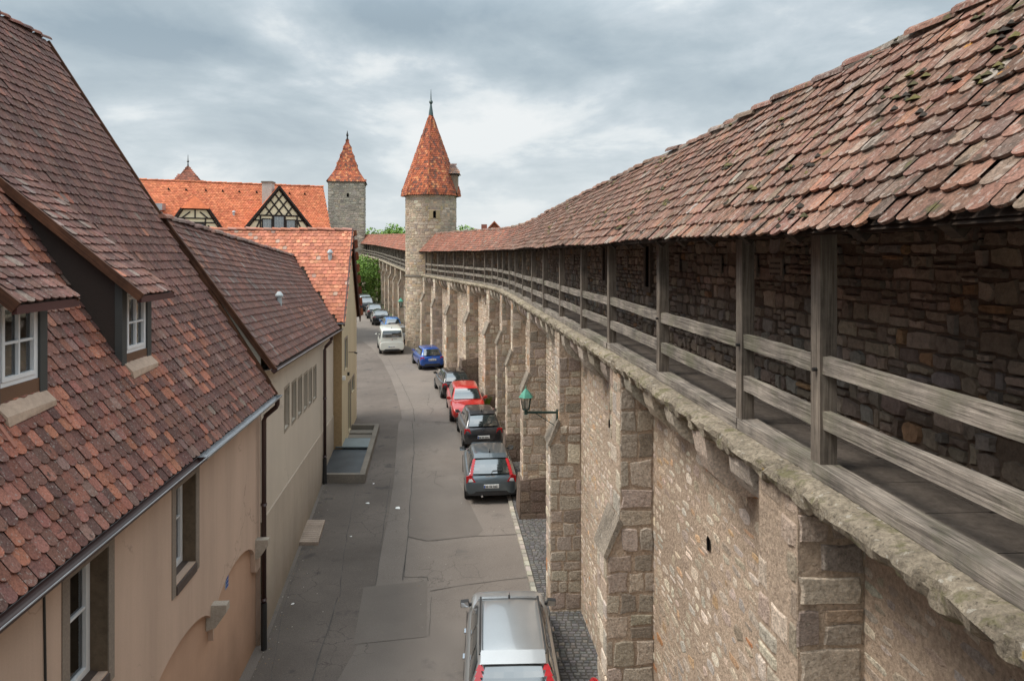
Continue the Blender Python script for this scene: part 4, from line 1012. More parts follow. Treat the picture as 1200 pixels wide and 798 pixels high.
for (a, b, c, d) in holes:
    mb.quad(P2(a, zp(a), 0), P2(b, zp(b), 0), P2(b, c, 0), P2(a, c, 0)); mb.quad(P2(a, d, 0), P2(b, d, 0), P2(b, zt2(b), 0), P2(a, zt2(a), 0)); dp = .16
    mb.quad(P2(a, c, 0), P2(a, d, 0), P2(a, d, dp), P2(a, c, dp)); mb.quad(P2(b, c, 0), P2(b, c, dp), P2(b, d, dp), P2(b, d, 0)); mb.quad(P2(a, d, 0), P2(b, d, 0), P2(b, d, dp), P2(a, d, dp)); mb.quad(P2(a, c, 0), P2(a, c, dp), P2(b, c, dp), P2(b, c, 0))
def ridge2(u): return 9.2-.05*(u-15.8)
hs = 2.2
mb.poly([P2(16.0, 0, 0), P2(16.0, 0, 2*hs), P2(16.0, 5.9, 2*hs), P2(16.0, 9.08, hs-.2), P2(16.0, 6.2, 0)])
mb.quad(P2(16, 0, 2*hs), P2(30.2, 0, 2*hs), P2(30.2, 5.8, 2*hs), P2(16, 5.9, 2*hs))
mb.build('wall', PLASTER_G, H2)
mb = MB(); mb.quad(P2(16.0, -.1, -.02), P2(30.25, .2, -.02), P2(30.25, zp(30.25), -.02), P2(16.0, zp(16), -.02)); mb.quad(P2(16.0, zp(16), -.02), P2(30.25, zp(30.25), -.02), P2(30.25, zp(30.25)+.02, 0), P2(16, zp(16)+.02, 0)); mb.build('plinth', PLASTER_G2, H2)
for (a, b, c, d) in holes:
    mb = MB()
    for (p, q, r, s) in ((a-.07, b+.07, d, d+.07), (a-.07, a, c-.07, d), (b, b+.07, c-.07, d), (a, b, c-.07, c)): slab(mb, P2, p, q, r, s, -.006, .01)
    o = mb.build('window_surround', surf('pale sandstone band', (.32, .27, .21), .9), H2)
    casement(H2, P2, a, b, c, d, .13, .035, .02, ((.5,), ()), mat=plain('grey brown window frame', (.16, .13, .10), .6), th=.03, curtain=False)
# roof of house 2
def E2(u, s, dz=0):
    ze_ = 6.02-.038*(u-16); zr_ = ridge2(u); xe = X2(u)+.28
    return V((xe, u, lerp(ze_, zr_, s)+dz))+n2_*(s*2.23)
def E2b(u, s): p = E2(u, s); return E2(u, 1)+(E2(u, 1)-V((p.x, p.y, 2*E2(u, 1).z-p.z)))*1.0
mb = MB(); a0, a1 = 15.90, 32.4
for i in range(8):
    a = lerp(a0, a1, i/8); b = lerp(a0, a1, (i+1)/8)
    mb.quad(E2(a, 0), E2(b, 0), E2(b, 1), E2(a, 1)); mb.quad(E2(a, 0, -.07), E2(a, 1, -.07), E2(b, 1, -.07), E2(b, 0, -.07)); mb.quad(E2b(a, 0), E2b(b, 0), E2(b, 1), E2(a, 1))
R2 = mb.build('roof', OAK_S, H2)
s2 = (E2(20, 1)-E2(20, 0)).length
NB3 = None
mb = MB()
def S2_(u, v): return E2(u, v/s2)
def under3(u, v):
    p = S2_(u, v); yr = 33.0; t = (yr-p.y)/3.3; return p.z > 9.6-1.19*(33.05-p.y-.12*(p.x+7.2))-.25
tiles(mb, S2_, 16.4, s2, .155, .186, 5, lambda u, v: under3(u, v), lambda u, v: pick(T_DARK+[(2, (.15, .10, .09)), (.4, (.2, .17, .15))]) if noise.noise(V((u*.3, v*.5, 8))) < .3 or random.random() < .6 else pick([(1, (.22, .10, .075)), (1, (.26, .12, .08))]), .016, .012, 1.1, u0=15.97, flip=1)
mb.build('roof_tiles', TILE, R2)
mb = MB(); ridge_row(mb, [E2(a, 1, .02) for a in (15.75, 20, 25, 32.0)], .12, .36, [(1, (.24, .12, .09)), (1, (.15, .09, .075)), (1, (.19, .13, .11))]); mb.build('ridge_tiles', TILE, R2)
for (o_, w_, h_) in ((0, .05, .26), ):
    mb = MB(); mb.beam(E2(15.93, -.03, -.04), E2(15.93, 1.02, -.04), .04, .12); B_ = mb.build('barge_board', BOARD, H2)
    mb = MB(); mb.beam(E2(15.91, -.03, .045), E2(15.91, 1.03, .045), .09, .03); mb.build('verge_cap', BOARD, B_)
    pk = E2(15.93, 1, -.06); q = E2b(15.93, .55); mb = MB(); mb.beam(pk+V((0, 0, .02)), V((q.x, q.y, q.z-.06)), .045, .2); mb.build('barge_board', BOARD, H2)
mb = MB(); mb.beam(E1(15.90, .1, .05), E1(15.90, 2.15, .05), .04, .08, up=(0, 0, 1)); mb.build('flashing_board', BOARD, H2)
gutter(H2, [E2(15.8, 0, -.06)+V((.05, 0, 0)), E2(30.4, 0, -.06)+V((.05, 0, 0))], .07, PIPE)
mb = MB(); mb.quad(E2(15.8, .01, -.10), E2(30.3, .01, -.10), P2(30.3, 5.42, .0), P2(15.98, 5.90, .0)); mb.build('soffit', plain('soffit board', (.15, .12, .1), .8), H2)
downpipe(H2, E2(26.6, 0, -.12)+V((.05, 0, 0)), P2(26.4, 0, -.11), .058, .27, blackh=.9)
def vent(parent, p, h=.3, r=.06):
    p = V(p); mb = MB(); mb.tube([p-V((0, 0, .1)), p+V((0, 0, h*.6))], r, 10); mb.tube([p+V((0, 0, h*.62)), p+V((0, 0, h*.74)), p+V((0, 0, h))], [r*1.5, r*1.5, r*.6], 10)
    o = mb.build('vent_pipe', plain('grey vent', (.42, .46, .47), .5), parent, smooth=False); return o
vent(H2, at(336, 371, 0.1)*0+E2(21.4, .38), .38, .075)

# ================================================================== HOUSE 3 (ochre gable, salmon roof)
H3 = thing('house', 'ochre rendered gable house with salmon tiled roof, its gable facing the street', 'house', (-7.3, 33, .4))
B3n, B3f = V((-6.96, 30.2)), V((-7.58, 36.0)); t3 = (B3f-B3n).normalized(); p3 = V((-t3.y, t3.x)); L3 = (B3f-B3n).length
def P3(u, z, d): q = B3n+t3*u+p3*d; return V((q.x, q.y, z))
mb = MB(); hl = [(1.0, 1.9, 3.55, 4.85), (2.3, 3.2, .62, 2.75), (3.7, 4.7, 2.1, 2.75)]
wall_holes(mb, P3, 0, L3, .2, 5.6, hl, .14)
mb.poly([P3(0, 5.6, 0), P3(L3, 5.6, 0), P3(L3/2, 9.35, 0)])
mb.quad(P3(0, .2, 12), P3(L3, .2, 12), P3(L3, 5.6, 12), P3(0, 5.6, 12)); mb.quad(P3(L3, .2, 0), P3(L3, .2, 12), P3(L3, 5.6, 12), P3(L3, 5.6, 0)); mb.poly([P3(0, 5.6, 12), P3(L3, 5.6, 12), P3(L3/2, 9.35, 12)])
mb.build('wall', PLASTER_Y, H3)
mb = MB(); mb.quad(P3(0, .2, 0), P3(0, .2, 12), P3(0, 5.7, 12), P3(0, 5.7, 0)); mb.build('side_wall', surf('brown ochre render', (.34, .235, .13), .92, low=(.4, .9, 1.05), streak=((1.2, 1.2, .2), .9, 1.04)), H3)
for i, (a, b, c, d) in enumerate(hl):
    mb = MB()
    for (p, q, r, s) in ((a-.1, b+.1, d, d+.1), (a-.1, a, c, d), (b, b+.1, c, d)): slab(mb, P3, p, q, r, s, -.01, .01)
    mb.build('surround', SURROUND, H3)
    if i == 1:
        mb = MB(); slab(mb, P3, a, b, c, d, .1, .14); o = mb.build('door', plain('grey green door', (.12, .135, .125), .6), H3)
        mb = MB(); slab(mb, P3, a+.12, b-.12, c+1.2, d-.2, .09, .1); mb.build('door_pane', CARGLASS, o)
    else: casement(H3, P3, a, b, c, d, .11, .05, .035, ((.5,), ()), mat=plain('grey window frame', (.24, .25, .24), .6), th=.04, curtain=False)
mb = MB(); mb.beam(P3(2.4, 4.15, 0), P3(2.4, 4.15, -.25), .025, .025); mb.beam(P3(2.4, 4.15, -.25), P3(2.4, 4.1, -.38), .08, .06); mb.build('street_light', BLACK, H3)
mb = MB(); slab(mb, P3, 1.9, 2.0, 3.2, 3.34, -.09, 0); mb.build('alarm_box', BLACK, H3)
mb = MB(); slab(mb, P3, .1, .25, 3.3, 3.45, -.12, 0); mb.build('wall_lamp', plain('white lamp housing', (.7, .7, .68), .5), H3)
def E3(u, s, dz=0): # u from gable inward (left), s 0 eave..1 ridge near side
    q = B3n+t3*lerp(-.32, L3/2, s)+p3*u; return V((q.x, q.y, lerp(5.72, 9.56, s)+dz))
def E3f(u, s, dz=0):
    q = B3n+t3*lerp(L3+.45, L3/2, s)+p3*u; return V((q.x, q.y, lerp(5.45, 9.56, s)+dz))
mb = MB(); a, b = -.10, 14
mb.quad(E3(a, 0), E3(a, 1), E3(b, 1), E3(b, 0)); mb.quad(E3f(a, 0), E3f(b, 0), E3f(b, 1), E3f(a, 1)); mb.quad(E3(a, 0, -.06), E3(b, 0, -.06), E3(b, 1, -.06), E3(a, 1, -.06)); mb.quad(E3f(a, 0, -.06), E3f(a, 1, -.06), E3f(b, 1, -.06), E3f(b, 0, -.06))
R3 = mb.build('roof', OAK_S, H3)
s3 = (E3(0, 1)-E3(0, 0)).length
mb = MB()
def keep3(u, v):
    p = E3(u, v/s3); uu = p.y; s = (-(p.x-(X2(uu)+.28)))/2.23
    if 0 <= s <= 1 and p.y < 32.4: return p.z > E2(uu, max(0, min(1, s))).z+.03
    return True
tiles(mb, lambda u, v: E3(u, v/s3), 14, s3, .175, .19, 5, keep3, lambda u, v: pick(T_SALMON), .018, .012, 1.1, u0=a, flip=-1)
mb.build('roof_tiles', TILE_FAR, R3)
mb = MB(); tiles(mb, lambda u, v: E3f(u, v/s3), 14, s3, .4, .34, 2, None, lambda u, v: pick(T_SALMON), .018, .012, 1.1, u0=a, flip=1); mb.build('rear_roof_tiles', TILE_FAR, R3)
mb = MB(); ridge_row(mb, [E3(a-.02, 1, .02), E3(b, 1, .02)], .12, .38, [(1, (.42, .17, .11)), (1, (.36, .19, .14))]); mb.build('ridge_tiles', TILE_FAR, R3)
mb = MB(); mb.beam(E3f(a-.03, -.02, -.1), E3f(a-.03, 1.02, -.1), .05, .34); mb.build('barge_board', plain('dark brown barge', (.055, .022, .018), .6), H3)
mb = MB(); mb.beam(E3(a-.03, -.02, -.04), E3(a-.03, 1.02, -.04), .05, .16); mb.build('barge_board', plain('dark brown barge', (.055, .022, .018), .6), H3)
mb = MB(); mb.quad(E3f(a, 0, -.07), P3(L3, 5.5, 0), P3(L3/2, 9.4, 0), E3f(a, 1, -.07)); mb.build('verge_soffit', BOARD, H3)
gutter(H3, [E3(8, 0, -.05)+V((0, -.05, 0)), E3(-.12, 0, -.05)+V((0, -.05, 0))], .06, PIPE)
vent(H3, E3(.72, .66), .42, .085)

# cellar area and slab beside the houses
LW = thing('light_well', 'low concrete-walled cellar well with steel covers beside the ochre house', 'light well', (-6, 29, .3))
def Pw(u, z, d): return V((lerp(-6.62, -6.98, (u-26.5)/4)+d, u, z+zg(u)))
mb = MB(); xr = lambda y: -5.28-.108*(y-26.5)
for (x0, x1, y0, y1) in ((-6.72, xr(26.5), 26.45, 26.65), (xr(26.5)-.2, xr(26.5), 26.652, 33.8)):
    if y1-y0 < 1: mb.hexa([(x0, y0, .1), (x1, y0, .1), (x1, y1, .1), (x0, y1, .1), (x0, y0, .58), (x1, y0, .58), (x1, y1, .58), (x0, y1, .58)])
    else: mb.hexa([(xr(y0)-.2, y0, .1), (xr(y0), y0, .1), (xr(y1), y1, .3), (xr(y1)-.2, y1, .3), (xr(y0)-.2, y0, .57), (xr(y0), y0, .57), (xr(y1), y1, .72), (xr(y1)-.2, y1, .72)])
mb.hexa([(-7.3, 33.6, .3), (xr(33.8)-.204, 33.6, .3), (xr(33.8)-.204, 33.8, .3), (-7.3, 33.8, .3), (-7.3, 33.6, .71), (xr(33.8)-.204, 33.6, .71), (xr(33.8)-.204, 33.8, .71), (-7.3, 33.8, .71)])
mb.build('parapet', CONC, LW)
for i, (y0, y1, m) in enumerate(((26.67, 27.75, GRATE), (27.77, 28.85, GRATE), (28.87, 30.1, GRATE), (30.12, 31.5, GRATE))):
    mb = MB(); zz = .50 if i < 3 else .62; z = zz
    mb.hexa([(-7.2, y0, z-.05), (xr(y0)-.205, y0, z-.05), (xr(y1)-.205, y1, z-.02), (-7.3, y1, z-.02), (-7.2, y0, z), (xr(y0)-.205, y0, z), (xr(y1)-.205, y1, z+.02), (-7.3, y1, z+.02)])
    o = mb.build('steel_cover', m if i < 3 else plain('paler steel cover', (.17, .205, .215), .5, metal=.4), LW)
for i, y in enumerate((31.6, 32.2, 32.8)):
    mb = MB(); mb.box(-7.5, xr(y)-.21, y, y+.58, .05, .42-.02*i+.08*i); mb.build('step', CONC, LW)
SP = thing('paving_slab', 'pale grooved stone slab lying on the asphalt against the greyish wall', 'slab', (-6.0, 22.2, .1))
mb = MB(); c4 = [ground_at(*p) for p in ((349.5, 639), (373, 639), (381, 612.5), (358, 612.5))]
for i in range(12):
    t0, t1 = i/12+.006, (i+1)/12-.006; A = [c4[0].lerp(c4[3], t0), c4[1].lerp(c4[2], t0), c4[1].lerp(c4[2], t1), c4[0].lerp(c4[3], t1)]
    mb.hexa([p+V((0, 0, -.02)) for p in A]+[p+V((0, 0, .10)) for p in A])
mb.hexa([p+V((0, 0, -.02)) for p in c4]+[p+V((0, 0, .085)) for p in c4])
mb.build('slab', surf('pale worn slab', (.40, .32, .26), .9, low=(2, .75, 1.15), hi=(25, .7, 1.2), bump=(50, .5, .006)), SP)
for i, (px, py, lab) in enumerate(((466, 596, 'largest white paper scrap, out on the middle of the street'), (431, 590, 'white paper scrap on the dark asphalt, nearest the concrete cellar well'), (411, 629, 'small white paper scrap between the slab and street middle'), (438, 567, 'tiny white paper scrap beside the cellar well corner'), (343, 708, 'small white paper scrap on dark asphalt near the downpipe'))):
    p = ground_at(px, py); mb = MB(); s = (.13, .09, .05, .05, .05)[i]; rr = random.Random(i)
    g_ = [[V((p.x+(a-1)*s*.6+rr.uniform(-.2, .2)*s, p.y+(b-1)*s*.7+rr.uniform(-.2, .2)*s, p.z+.012+rr.uniform(0, .3)*s)) for a in range(3)] for b in range(3)]
    for a in range(2):
        for b in range(2): mb.quad(g_[b][a], g_[b][a+1], g_[b+1][a+1], g_[b+1][a])
    o = mb.build('paper_scrap', PAPER); prop(o, lab, 'litter', 'paper scraps on the street')

# ================================================================== HALF-TIMBERED HALL (long orange roof)
H4 = thing('house', 'long house with bright orange tiled roof and two half-timbered gable dormers', 'house', (-25, 62, 1.2))
a4 = V((.902, .431, 0)); d4 = V((.431, -.902, 0)); R0 = V((-16.9, 66, 14.58)); LEN = 34; SL4 = 1.18
def Q4(A, r, z): q = R0-a4*A+d4*r; return V((q.x, q.y, z))
def roof4(A, r): return Q4(A, r, 14.58-SL4*r)
mb = MB(); run = 5.6
mb.quad(roof4(LEN, run), roof4(0, run), roof4(0, 0), roof4(LEN, 0)); mb.quad(Q4(0, -run, 14.58-SL4*run), Q4(LEN, -run, 14.58-SL4*run), Q4(LEN, 0, 14.58), Q4(0, 0, 14.58))
R4 = mb.build('roof', OAK_S, H4)
sl4 = run*math.sqrt(1+SL4**2)
mb = MB(); S4 = plane_S(roof4(LEN, run), a4, roof4(0, 0)-roof4(0, run))
tiles(mb, S4, LEN, sl4, .21, .19, 2, lambda u, v: v > 1.2, lambda u, v: pick(T_ORANGE if noise.noise(V((u*.2, v*.2, 1))) < .25 or u < LEN-7 else T_SALMON), .02, .01, 1, flip=1)
mb.build('roof_tiles', TILE_FAR, R4)
mb = MB(); ridge_row(mb, [roof4(LEN, 0), roof4(0, 0)], .13, .4, T_ORANGE); mb.build('ridge_tiles', TILE_FAR, R4)
mb = MB()
for (u0, u1, r0_, r1_) in ((.3, LEN-.3, 4.9, 4.9), (.3, LEN-.3, -4.9, -4.9)):
    mb.quad(Q4(u0, r0_, .8), Q4(u1, r1_, .8), Q4(u1, r1_, 8.9), Q4(u0, r0_, 8.9))
for u in (.3, LEN-.3): mb.poly([Q4(u, -4.9, .8), Q4(u, 4.9, .8), Q4(u, 4.9, 8.9), Q4(u, 0, 14.4), Q4(u, -4.9, 8.9)])
mb.build('wall', surf('hall render', (.45, .38, .28), .9), H4)
def tb(mb, P, pts, w=.13, e=.0):
    for (u0, z0, u1, z1) in pts: mb.beam(P(u0, z0, -.02-e), P(u1, z1, -.02-e), w, .08, up=d4)
def gdormer(A0, zap, zb, half, zs, rg, wins, hip=None):
    P = lambda u, z, d: Q4(A0-u, rg-d, z)          # u to the right, d into the roof
    mb = MB()
    slope = (zap-zs)/half
    if hip: ht = (zap-hip)/slope; poly = [P(-half*(zap-zb)/(zap-zs), zb, 0), P(half*(zap-zb)/(zap-zs), zb, 0), P(ht, hip, 0), P(-ht, hip, 0)]
    else: poly = [P(-half*(zap-zb)/(zap-zs), zb, 0), P(half*(zap-zb)/(zap-zs), zb, 0), P(0, zap, 0)]
    mb.poly(poly); G = mb.build('dormer', PLASTER_W, H4); hb = half*(zap-zb)/(zap-zs)
    W = lambda z: half*(zap-z)/(zap-zs)
    mb = MB(); ov = .25
    # roof slopes back to the main roof
    back = lambda z: rg-(14.58-z)/SL4
    z_e = zb-.1; bb = W(z_e)+.18
    if hip:
        hh = hip; zr_ = zap-.55
        for sg in (-1, 1):
            mb.poly([P(sg*bb, z_e, -ov), P(sg*(W(hh)+.1), hh, -ov), P(sg*.02, zr_+.2, .75), P(sg*.02, zr_+.2, back(zr_)), P(sg*bb, z_e, back(z_e)+.1)])
        mb.poly([P(-W(hh)-.12, hh, -ov-.05), P(W(hh)+.12, hh, -ov-.05), P(0, zr_+.2, .75)])
    else:
        for sg in (-1, 1): mb.poly([P(sg*bb, z_e, -ov), P(0, zap+.15, -ov), P(0, zap+.15, back(zap+.15)), P(sg*bb, z_e, back(z_e)+.1)])
    o = mb.build('dormer_roof', surf('orange dormer tiling', (.50, .14, .06), .9, low=(2, .8, 1.2), hi=(9, .75, 1.25)), G)
    for sg in (-1, 1):
        mb = MB()
        if hip: mb.beam(P(sg*bb, z_e-.02, -ov-.03), P(sg*(W(hip)+.1), hip, -ov-.03), .13, .06, up=d4)
        else: mb.beam(P(sg*bb, z_e-.02, -ov-.03), P(0, zap+.13, -ov-.03), .15, .06, up=d4)
        mb.build('barge_board', TIMBER, G)
    mb = MB(); zl = zs+.0
    fr = []
    fr.append((-W(zs+.95), zs+.95, W(zs+.95), zs+.95)); fr.append((-hb, zb+.05, hb, zb+.05))
    if not hip:
        fr.append((-W(zs+1.35), zs+1.35, W(zs+1.35), zs+1.35))
        zt = zs+1.35; q = W(zt)
        mm = (zap-zs)/half
        for k in (-.60, -.18, .3):
            z_ = (zap+zt-mm*k*q)/2; x_ = k*q+(z_-zt)/mm
            fr += [(k*q, zt, x_-.03, z_-.03), (-k*q, zt, -x_+.03, z_-.03)]
        for x in (-1.45, 1.45): fr.append((x, zb, x, zs+1.35))
        for sg in (-1, 1): fr.append((sg*1.5, zs+.9, sg*2.1, zb))
        for x in (-.48, .48): fr.append((x, zb, x, zs+1.35))
    else:
        fr += [(-W(hip), hip-.05, W(hip), hip-.05), (0, zs+.95, 0, hip), (-.35, zs+1.45, -.95, zs+.95), (.35, zs+1.45, .95, zs+.95), (-.75, zb, -.75, zs+.95), (.75, zb, .75, zs+.95), (-W(zs+.6)+.1, zs+.62, W(zs+.6)-.1, zs+.62), (.95, zs+.4, 1.4, zb+.1)]
    for sg in (-1, 1): top_ = hip if hip else zap-.12; fr.append((sg*(hb-.1), zb, sg*(max(W(top_)-.08, 0)), top_))
    tb(mb, P, fr, .115 if not hip else .10); mb.build('timber_frame', TIMBER, G)
    for (u0, u1, z0, z1) in wins:
        mb = MB(); slab(mb, P, u0-.1, u1+.1, z0-.1, z1+.1, -.09, -.02); w_ = mb.build('window', TIMBER, G)
        mb = MB(); slab(mb, P, u0, u1, z0, z1, -.1, -.095); mb.build('pane', CARGLASS, w_)
        mb = MB()
        for t in (.33, .66): mb.beam(P(lerp(u0, u1, t), z0, -.11), P(lerp(u0, u1, t), z1, -.11), .04, .02, up=d4)
        for t in (.33, .66): mb.beam(P(u0, lerp(z0, z1, t), -.11), P(u1, lerp(z0, z1, t), -.11), .04, .02, up=d4)
        mb.build('glazing_bar', plain('pale glazing bar', (.4, .42, .42), .6), w_)
gdormer(4.35, 13.95, 9.9, 2.75, 10.35, 3.9, [(-1.25, -.62, 10.45, 11.35), (-.36, .36, 10.55, 11.6), (.62, 1.25, 10.4, 11.3)])
gdormer(10.68, 13.55, 9.9, 1.95, 10.4, 3.9, [(-.6, .6, 10.3, 10.85)], hip=12.1)
mb = MB(); cc_ = (-20.5, 62.1); mb.box(cc_[0]-.4-.0, cc_[0]+.4, 61.7, 62.5, 11.5, 14.5); ch = mb.build('chimney', PLASTER_C, H4); mb = MB(); mb.box(cc_[0]-.46, cc_[0]+.46, 61.64, 62.56, 14.5, 14.64); mb.build('chimney_cap', CONC, ch)
mb = MB(); p = roof4(13.1, 2.1); mb.box(p.x-.34, p.x+.34, p.y-.5, p.y+.1, p.z-.1, p.z+.42); o = mb.build('roof_hatch', ZINC, H4)
for px, py in ((198, 222), (219, 223), (241, 224), (261, 225), (281, 226), (301, 227.5), (340, 229), (358, 230)):
    # solve on the roof plane
    best = min(((abs((lambda P_: 600+F*P_.x/P_.y)(roof4(A/10, .75))-px), A/10) for A in range(0, 200)))
    p = roof4(best[1], .72); mb = MB(); mb.add([p+V((-.13, -.05, .0)), p+V((.13, -.05, .0)), p+V((0, -.12, .24)), p+V((0, .25, .02))], [(0, 1, 2), (0, 2, 3), (1, 3, 2)]); mb.build('roof_vent', BLACK, H4)
vent(H4, roof4(7.7, 2.4), .35, .1)

# small roof tip beyond the gallery roof
H5 = thing('house', 'small distant house whose red gable and chimney just top the gallery roof', 'house', (-3.5, 92, 2))
mb = MB(); x, y = -2.2, 92
mb.box(x-3, x+3, y, y+8, 1.5, 9.5); mb.poly([(x-3, y-.01, 9.5), (x+3, y-.01, 9.5), (x, y-.01, 12.5)]); mb.build('wall', surf('brick gable', (.36, .13, .08), .9, low=(2, .8, 1.1), hi=(6, .8, 1.2)), H5)
mb = MB(); mb.hexa([(x-3.3, y-.3, 9.2), (x-3.3, y+8.3, 9.2), (x-3.3, y+8.3, 9.0), (x-3.3, y-.3, 9.0), (x, y-.3, 12.75), (x, y+8.3, 12.75), (x, y+8.3, 12.55), (x, y-.3, 12.55)])
mb.hexa([(x+3.3, y-.3, 9.2), (x+3.3, y+8.3, 9.2), (x+3.3, y+8.3, 9.0), (x+3.3, y-.3, 9.0), (x+.01, y-.3, 12.75), (x+.01, y+8.3, 12.75), (x+.01, y+8.3, 12.55), (x+.01, y-.3, 12.55)])
mb.build('roof', surf('distant red tiling', (.40, .12, .06), .9, low=(1, .8, 1.1), hi=(5, .8, 1.2), bump=None), H5)
mb = MB(); mb.box(x-1.65, x-.95, y+.5, y+1.2, 10.5, 12.35); mb.build('chimney', surf('brick chimney', (.26, .11, .08), .9), H5)

# ================================================================== LANTERNS AND SIGN
def lantern(label, wallp, reach, drop, s=1.0, brace=True, dirx=-1):
    w_ = V(wallp); h = w_+V((dirx*reach, 0, 0)); T = thing('wall_lantern', label, 'lantern', w_, group='green wall lanterns')
    mb = MB(); mb.beam(w_, h, .03*s, .035*s); mb.beam(w_+V((0, 0, -.02)), h+V((0, 0, -.02)), .012, .04)
    if brace: mb.beam(w_+V((0, 0, -.42*s)), h+V((-dirx*.18, 0, 0)), .02*s, .02*s)
    mb.tube([h+V((0, 0, -.06)), h+V((0, 0, .06))], .05*s, 8); mb.box(w_.x-.02, w_.x+.02, w_.y-.04, w_.y+.04, w_.z-.5*s, w_.z+.06); mb.build('bracket', plain('green black iron', (.02, .05, .04), .5), T)
    b = h+V((0, 0, .06)); r0, r1, H = .095*s, .16*s, .34*s; n = 6
    ring = lambda r, z: [b+V((r*math.cos(2*math.pi*k/n+.3), r*math.sin(2*math.pi*k/n+.3), z)) for k in range(n)]
    A, B = ring(r0, 0), ring(r1, H); mb = MB()
    for k in range(n): mb.beam(A[k], B[k], .016*s, .016*s); mb.beam(A[k], A[(k+1) % n], .02*s, .025*s); mb.beam(B[k], B[(k+1) % n], .02*s, .025*s)
    o = mb.build('cage', plain('green black iron', (.02, .05, .04), .5), T)
    mb = MB(); A, B = ring(r0*.93, .01), ring(r1*.94, H)
    for k in range(n): mb.quad(A[k], A[(k+1) % n], B[(k+1) % n], B[k])
    mb.build('glass', LAMPGLASS, T)
    mb = MB(); mb.tube([b+V((0, 0, .02)), b+V((0, 0, .10*s)), b+V((0, 0, .2*s)), b+V((0, 0, .26*s))], [.03*s, .045*s, .05*s, .02*s], 8); mb.build('bulb', WHITE_L, T)
    mb = MB(); C_, D_, E_ = ring(r1*1.35, H), ring(r1*.95, H+.09*s), ring(.02*s, H+.24*s)
    for a_, b_ in ((C_, D_), (D_, E_)):
        for k in range(n): mb.quad(a_[k], a_[(k+1) % n], b_[(k+1) % n], b_[k])
    mb.poly(C_[::-1]); mb.tube([b+V((0, 0, H+.2*s)), b+V((0, 0, H+.3*s))], .018*s, 6); mb.build('lantern_roof', COPPER, T)
q = PN.sy(17.45); wp = PN.P(q, -.17, 4.72)
lantern('green hexagonal wall lantern on long braced arm, standing out from a near buttress', wp, wp.x-.33, 0, .85)
lantern('small far green lantern on left flank of the round tower', (-8.62, 60.0, 4.25), .42, 0, 1.15, brace=False)
T = thing('no_parking_sign', 'round red and blue no-parking sign fixed low on the nearest buttress', 'sign', (1.25, 11.4, 1.7))
c = V((1.27, 11.45, 1.62)); nrm = V((-.93, -.30, .16)).normalized(); u = nrm.cross(V((0, 0, 1))).normalized(); v = u.cross(nrm)
def disc(mb, c, r, n=24): mb.poly([c+u*r*math.cos(2*math.pi*k/n)+v*r*math.sin(2*math.pi*k/n) for k in range(n)])
mb = MB(); disc(mb, c, .22); mb.prism([c+u*.22*math.cos(2*math.pi*k/24)+v*.22*math.sin(2*math.pi*k/24)-nrm*.002 for k in range(24)], -nrm*.02); o = mb.build('sign_disc', RED_L, T)
mb = MB(); disc(mb, c+nrm*.003, .165); mb.build('blue_field', PLATE_B, o)
mb = MB()
for sg in (-1, 1): mb.beam(c+nrm*.006+(u+v*sg)*.12, c+nrm*.006-(u+v*sg)*.12, .035, .003, up=nrm)
mb.build('red_cross', RED_L, o)
mb = MB(); mb.beam(c-nrm*.03, V((1.50, 11.5, 1.68)), .03, .03); mb.beam(c-nrm*.03+V((0, 0, -.1)), c-nrm*.03+V((0, 0, .36)), .05, .05); mb.build('bracket', BLACK, T)

mb = MB(); rd_ = random.Random(4)
for i in range(420):
    y = rd_.uniform(9, 30); xl = (-4.0-.085*y if y < 16 else -3.3-.131*y)
    x = xl+abs(rd_.gauss(0, .25))+.02 if i % 3 else rd_.uniform(xl, kerb_x(y)); s = rd_.uniform(.008, .022); a = rd_.uniform(0, 3.1); c = V((x, y, zg(y)+.014)); u_ = V((math.cos(a), math.sin(a), .1))*s; w_ = V((-math.sin(a), math.cos(a), .3))*s*.6
    mb.add([c-u_, c+w_, c+u_, c-w_], [(0, 1, 2, 3)], rd_.choice([(.30, .24, .16), (.2, .14, .09), (.45, .42, .36), (.12, .13, .05), (.25, .17, .1)]))
o = mb.build('street_debris', surf('dry debris', None, .95, hi=None, bump=None)); prop(o, 'scattered grit and dry leaf bits along the foot of the left walls', 'litter', kind='stuff')

# ================================================================== PLANTS
def tree(label, x, y, z0, z1, r, n, size, seed, group=None, low=None, trunk=.25, zmul=1):
    T = thing('tree', label, 'tree', (x, y, zg(y)), group=group); h = z1-z0; rnd = random.Random(seed)
    mb = MB(); b = V((x, y, zg(y)-.2)); c = V((x, y, (z0+z1)/2)); mb.tube([b, b.lerp(c, .5)+V((.1, 0, 0)), c, c+V((.1, 0, h*.3))], [trunk, trunk*.8, trunk*.5, trunk*.15], 8)
    for k in range(7):
        a = rnd.uniform(0, 6.28); s = c-V((0, 0, h*rnd.uniform(.1, .4))); e = c+V((math.cos(a)*r*.7, math.sin(a)*r*.7, h*rnd.uniform(-.1, .35))); mb.tube([s, s.lerp(e, .5)+V((0, 0, .15*h)), e], [trunk*.4, trunk*.25, trunk*.08], 6)
    mb.build('trunk', BARK, T)
    mb = MB()
    for k in range(6):
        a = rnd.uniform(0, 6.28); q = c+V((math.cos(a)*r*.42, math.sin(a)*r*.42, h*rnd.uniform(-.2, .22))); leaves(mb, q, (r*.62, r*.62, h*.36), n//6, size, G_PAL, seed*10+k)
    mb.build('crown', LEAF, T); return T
tree('leafy green tree bushing out at the foot of the far wall', -20.6, 96, 1.9, 8.2, 3.0, 16000, .15, 3, trunk=.15)
V2 = thing('climbing_ivy', 'bright green ivy climbing the far town wall above the parked cars', 'ivy', (-17.6, 100, 2.5)); mb = MB()
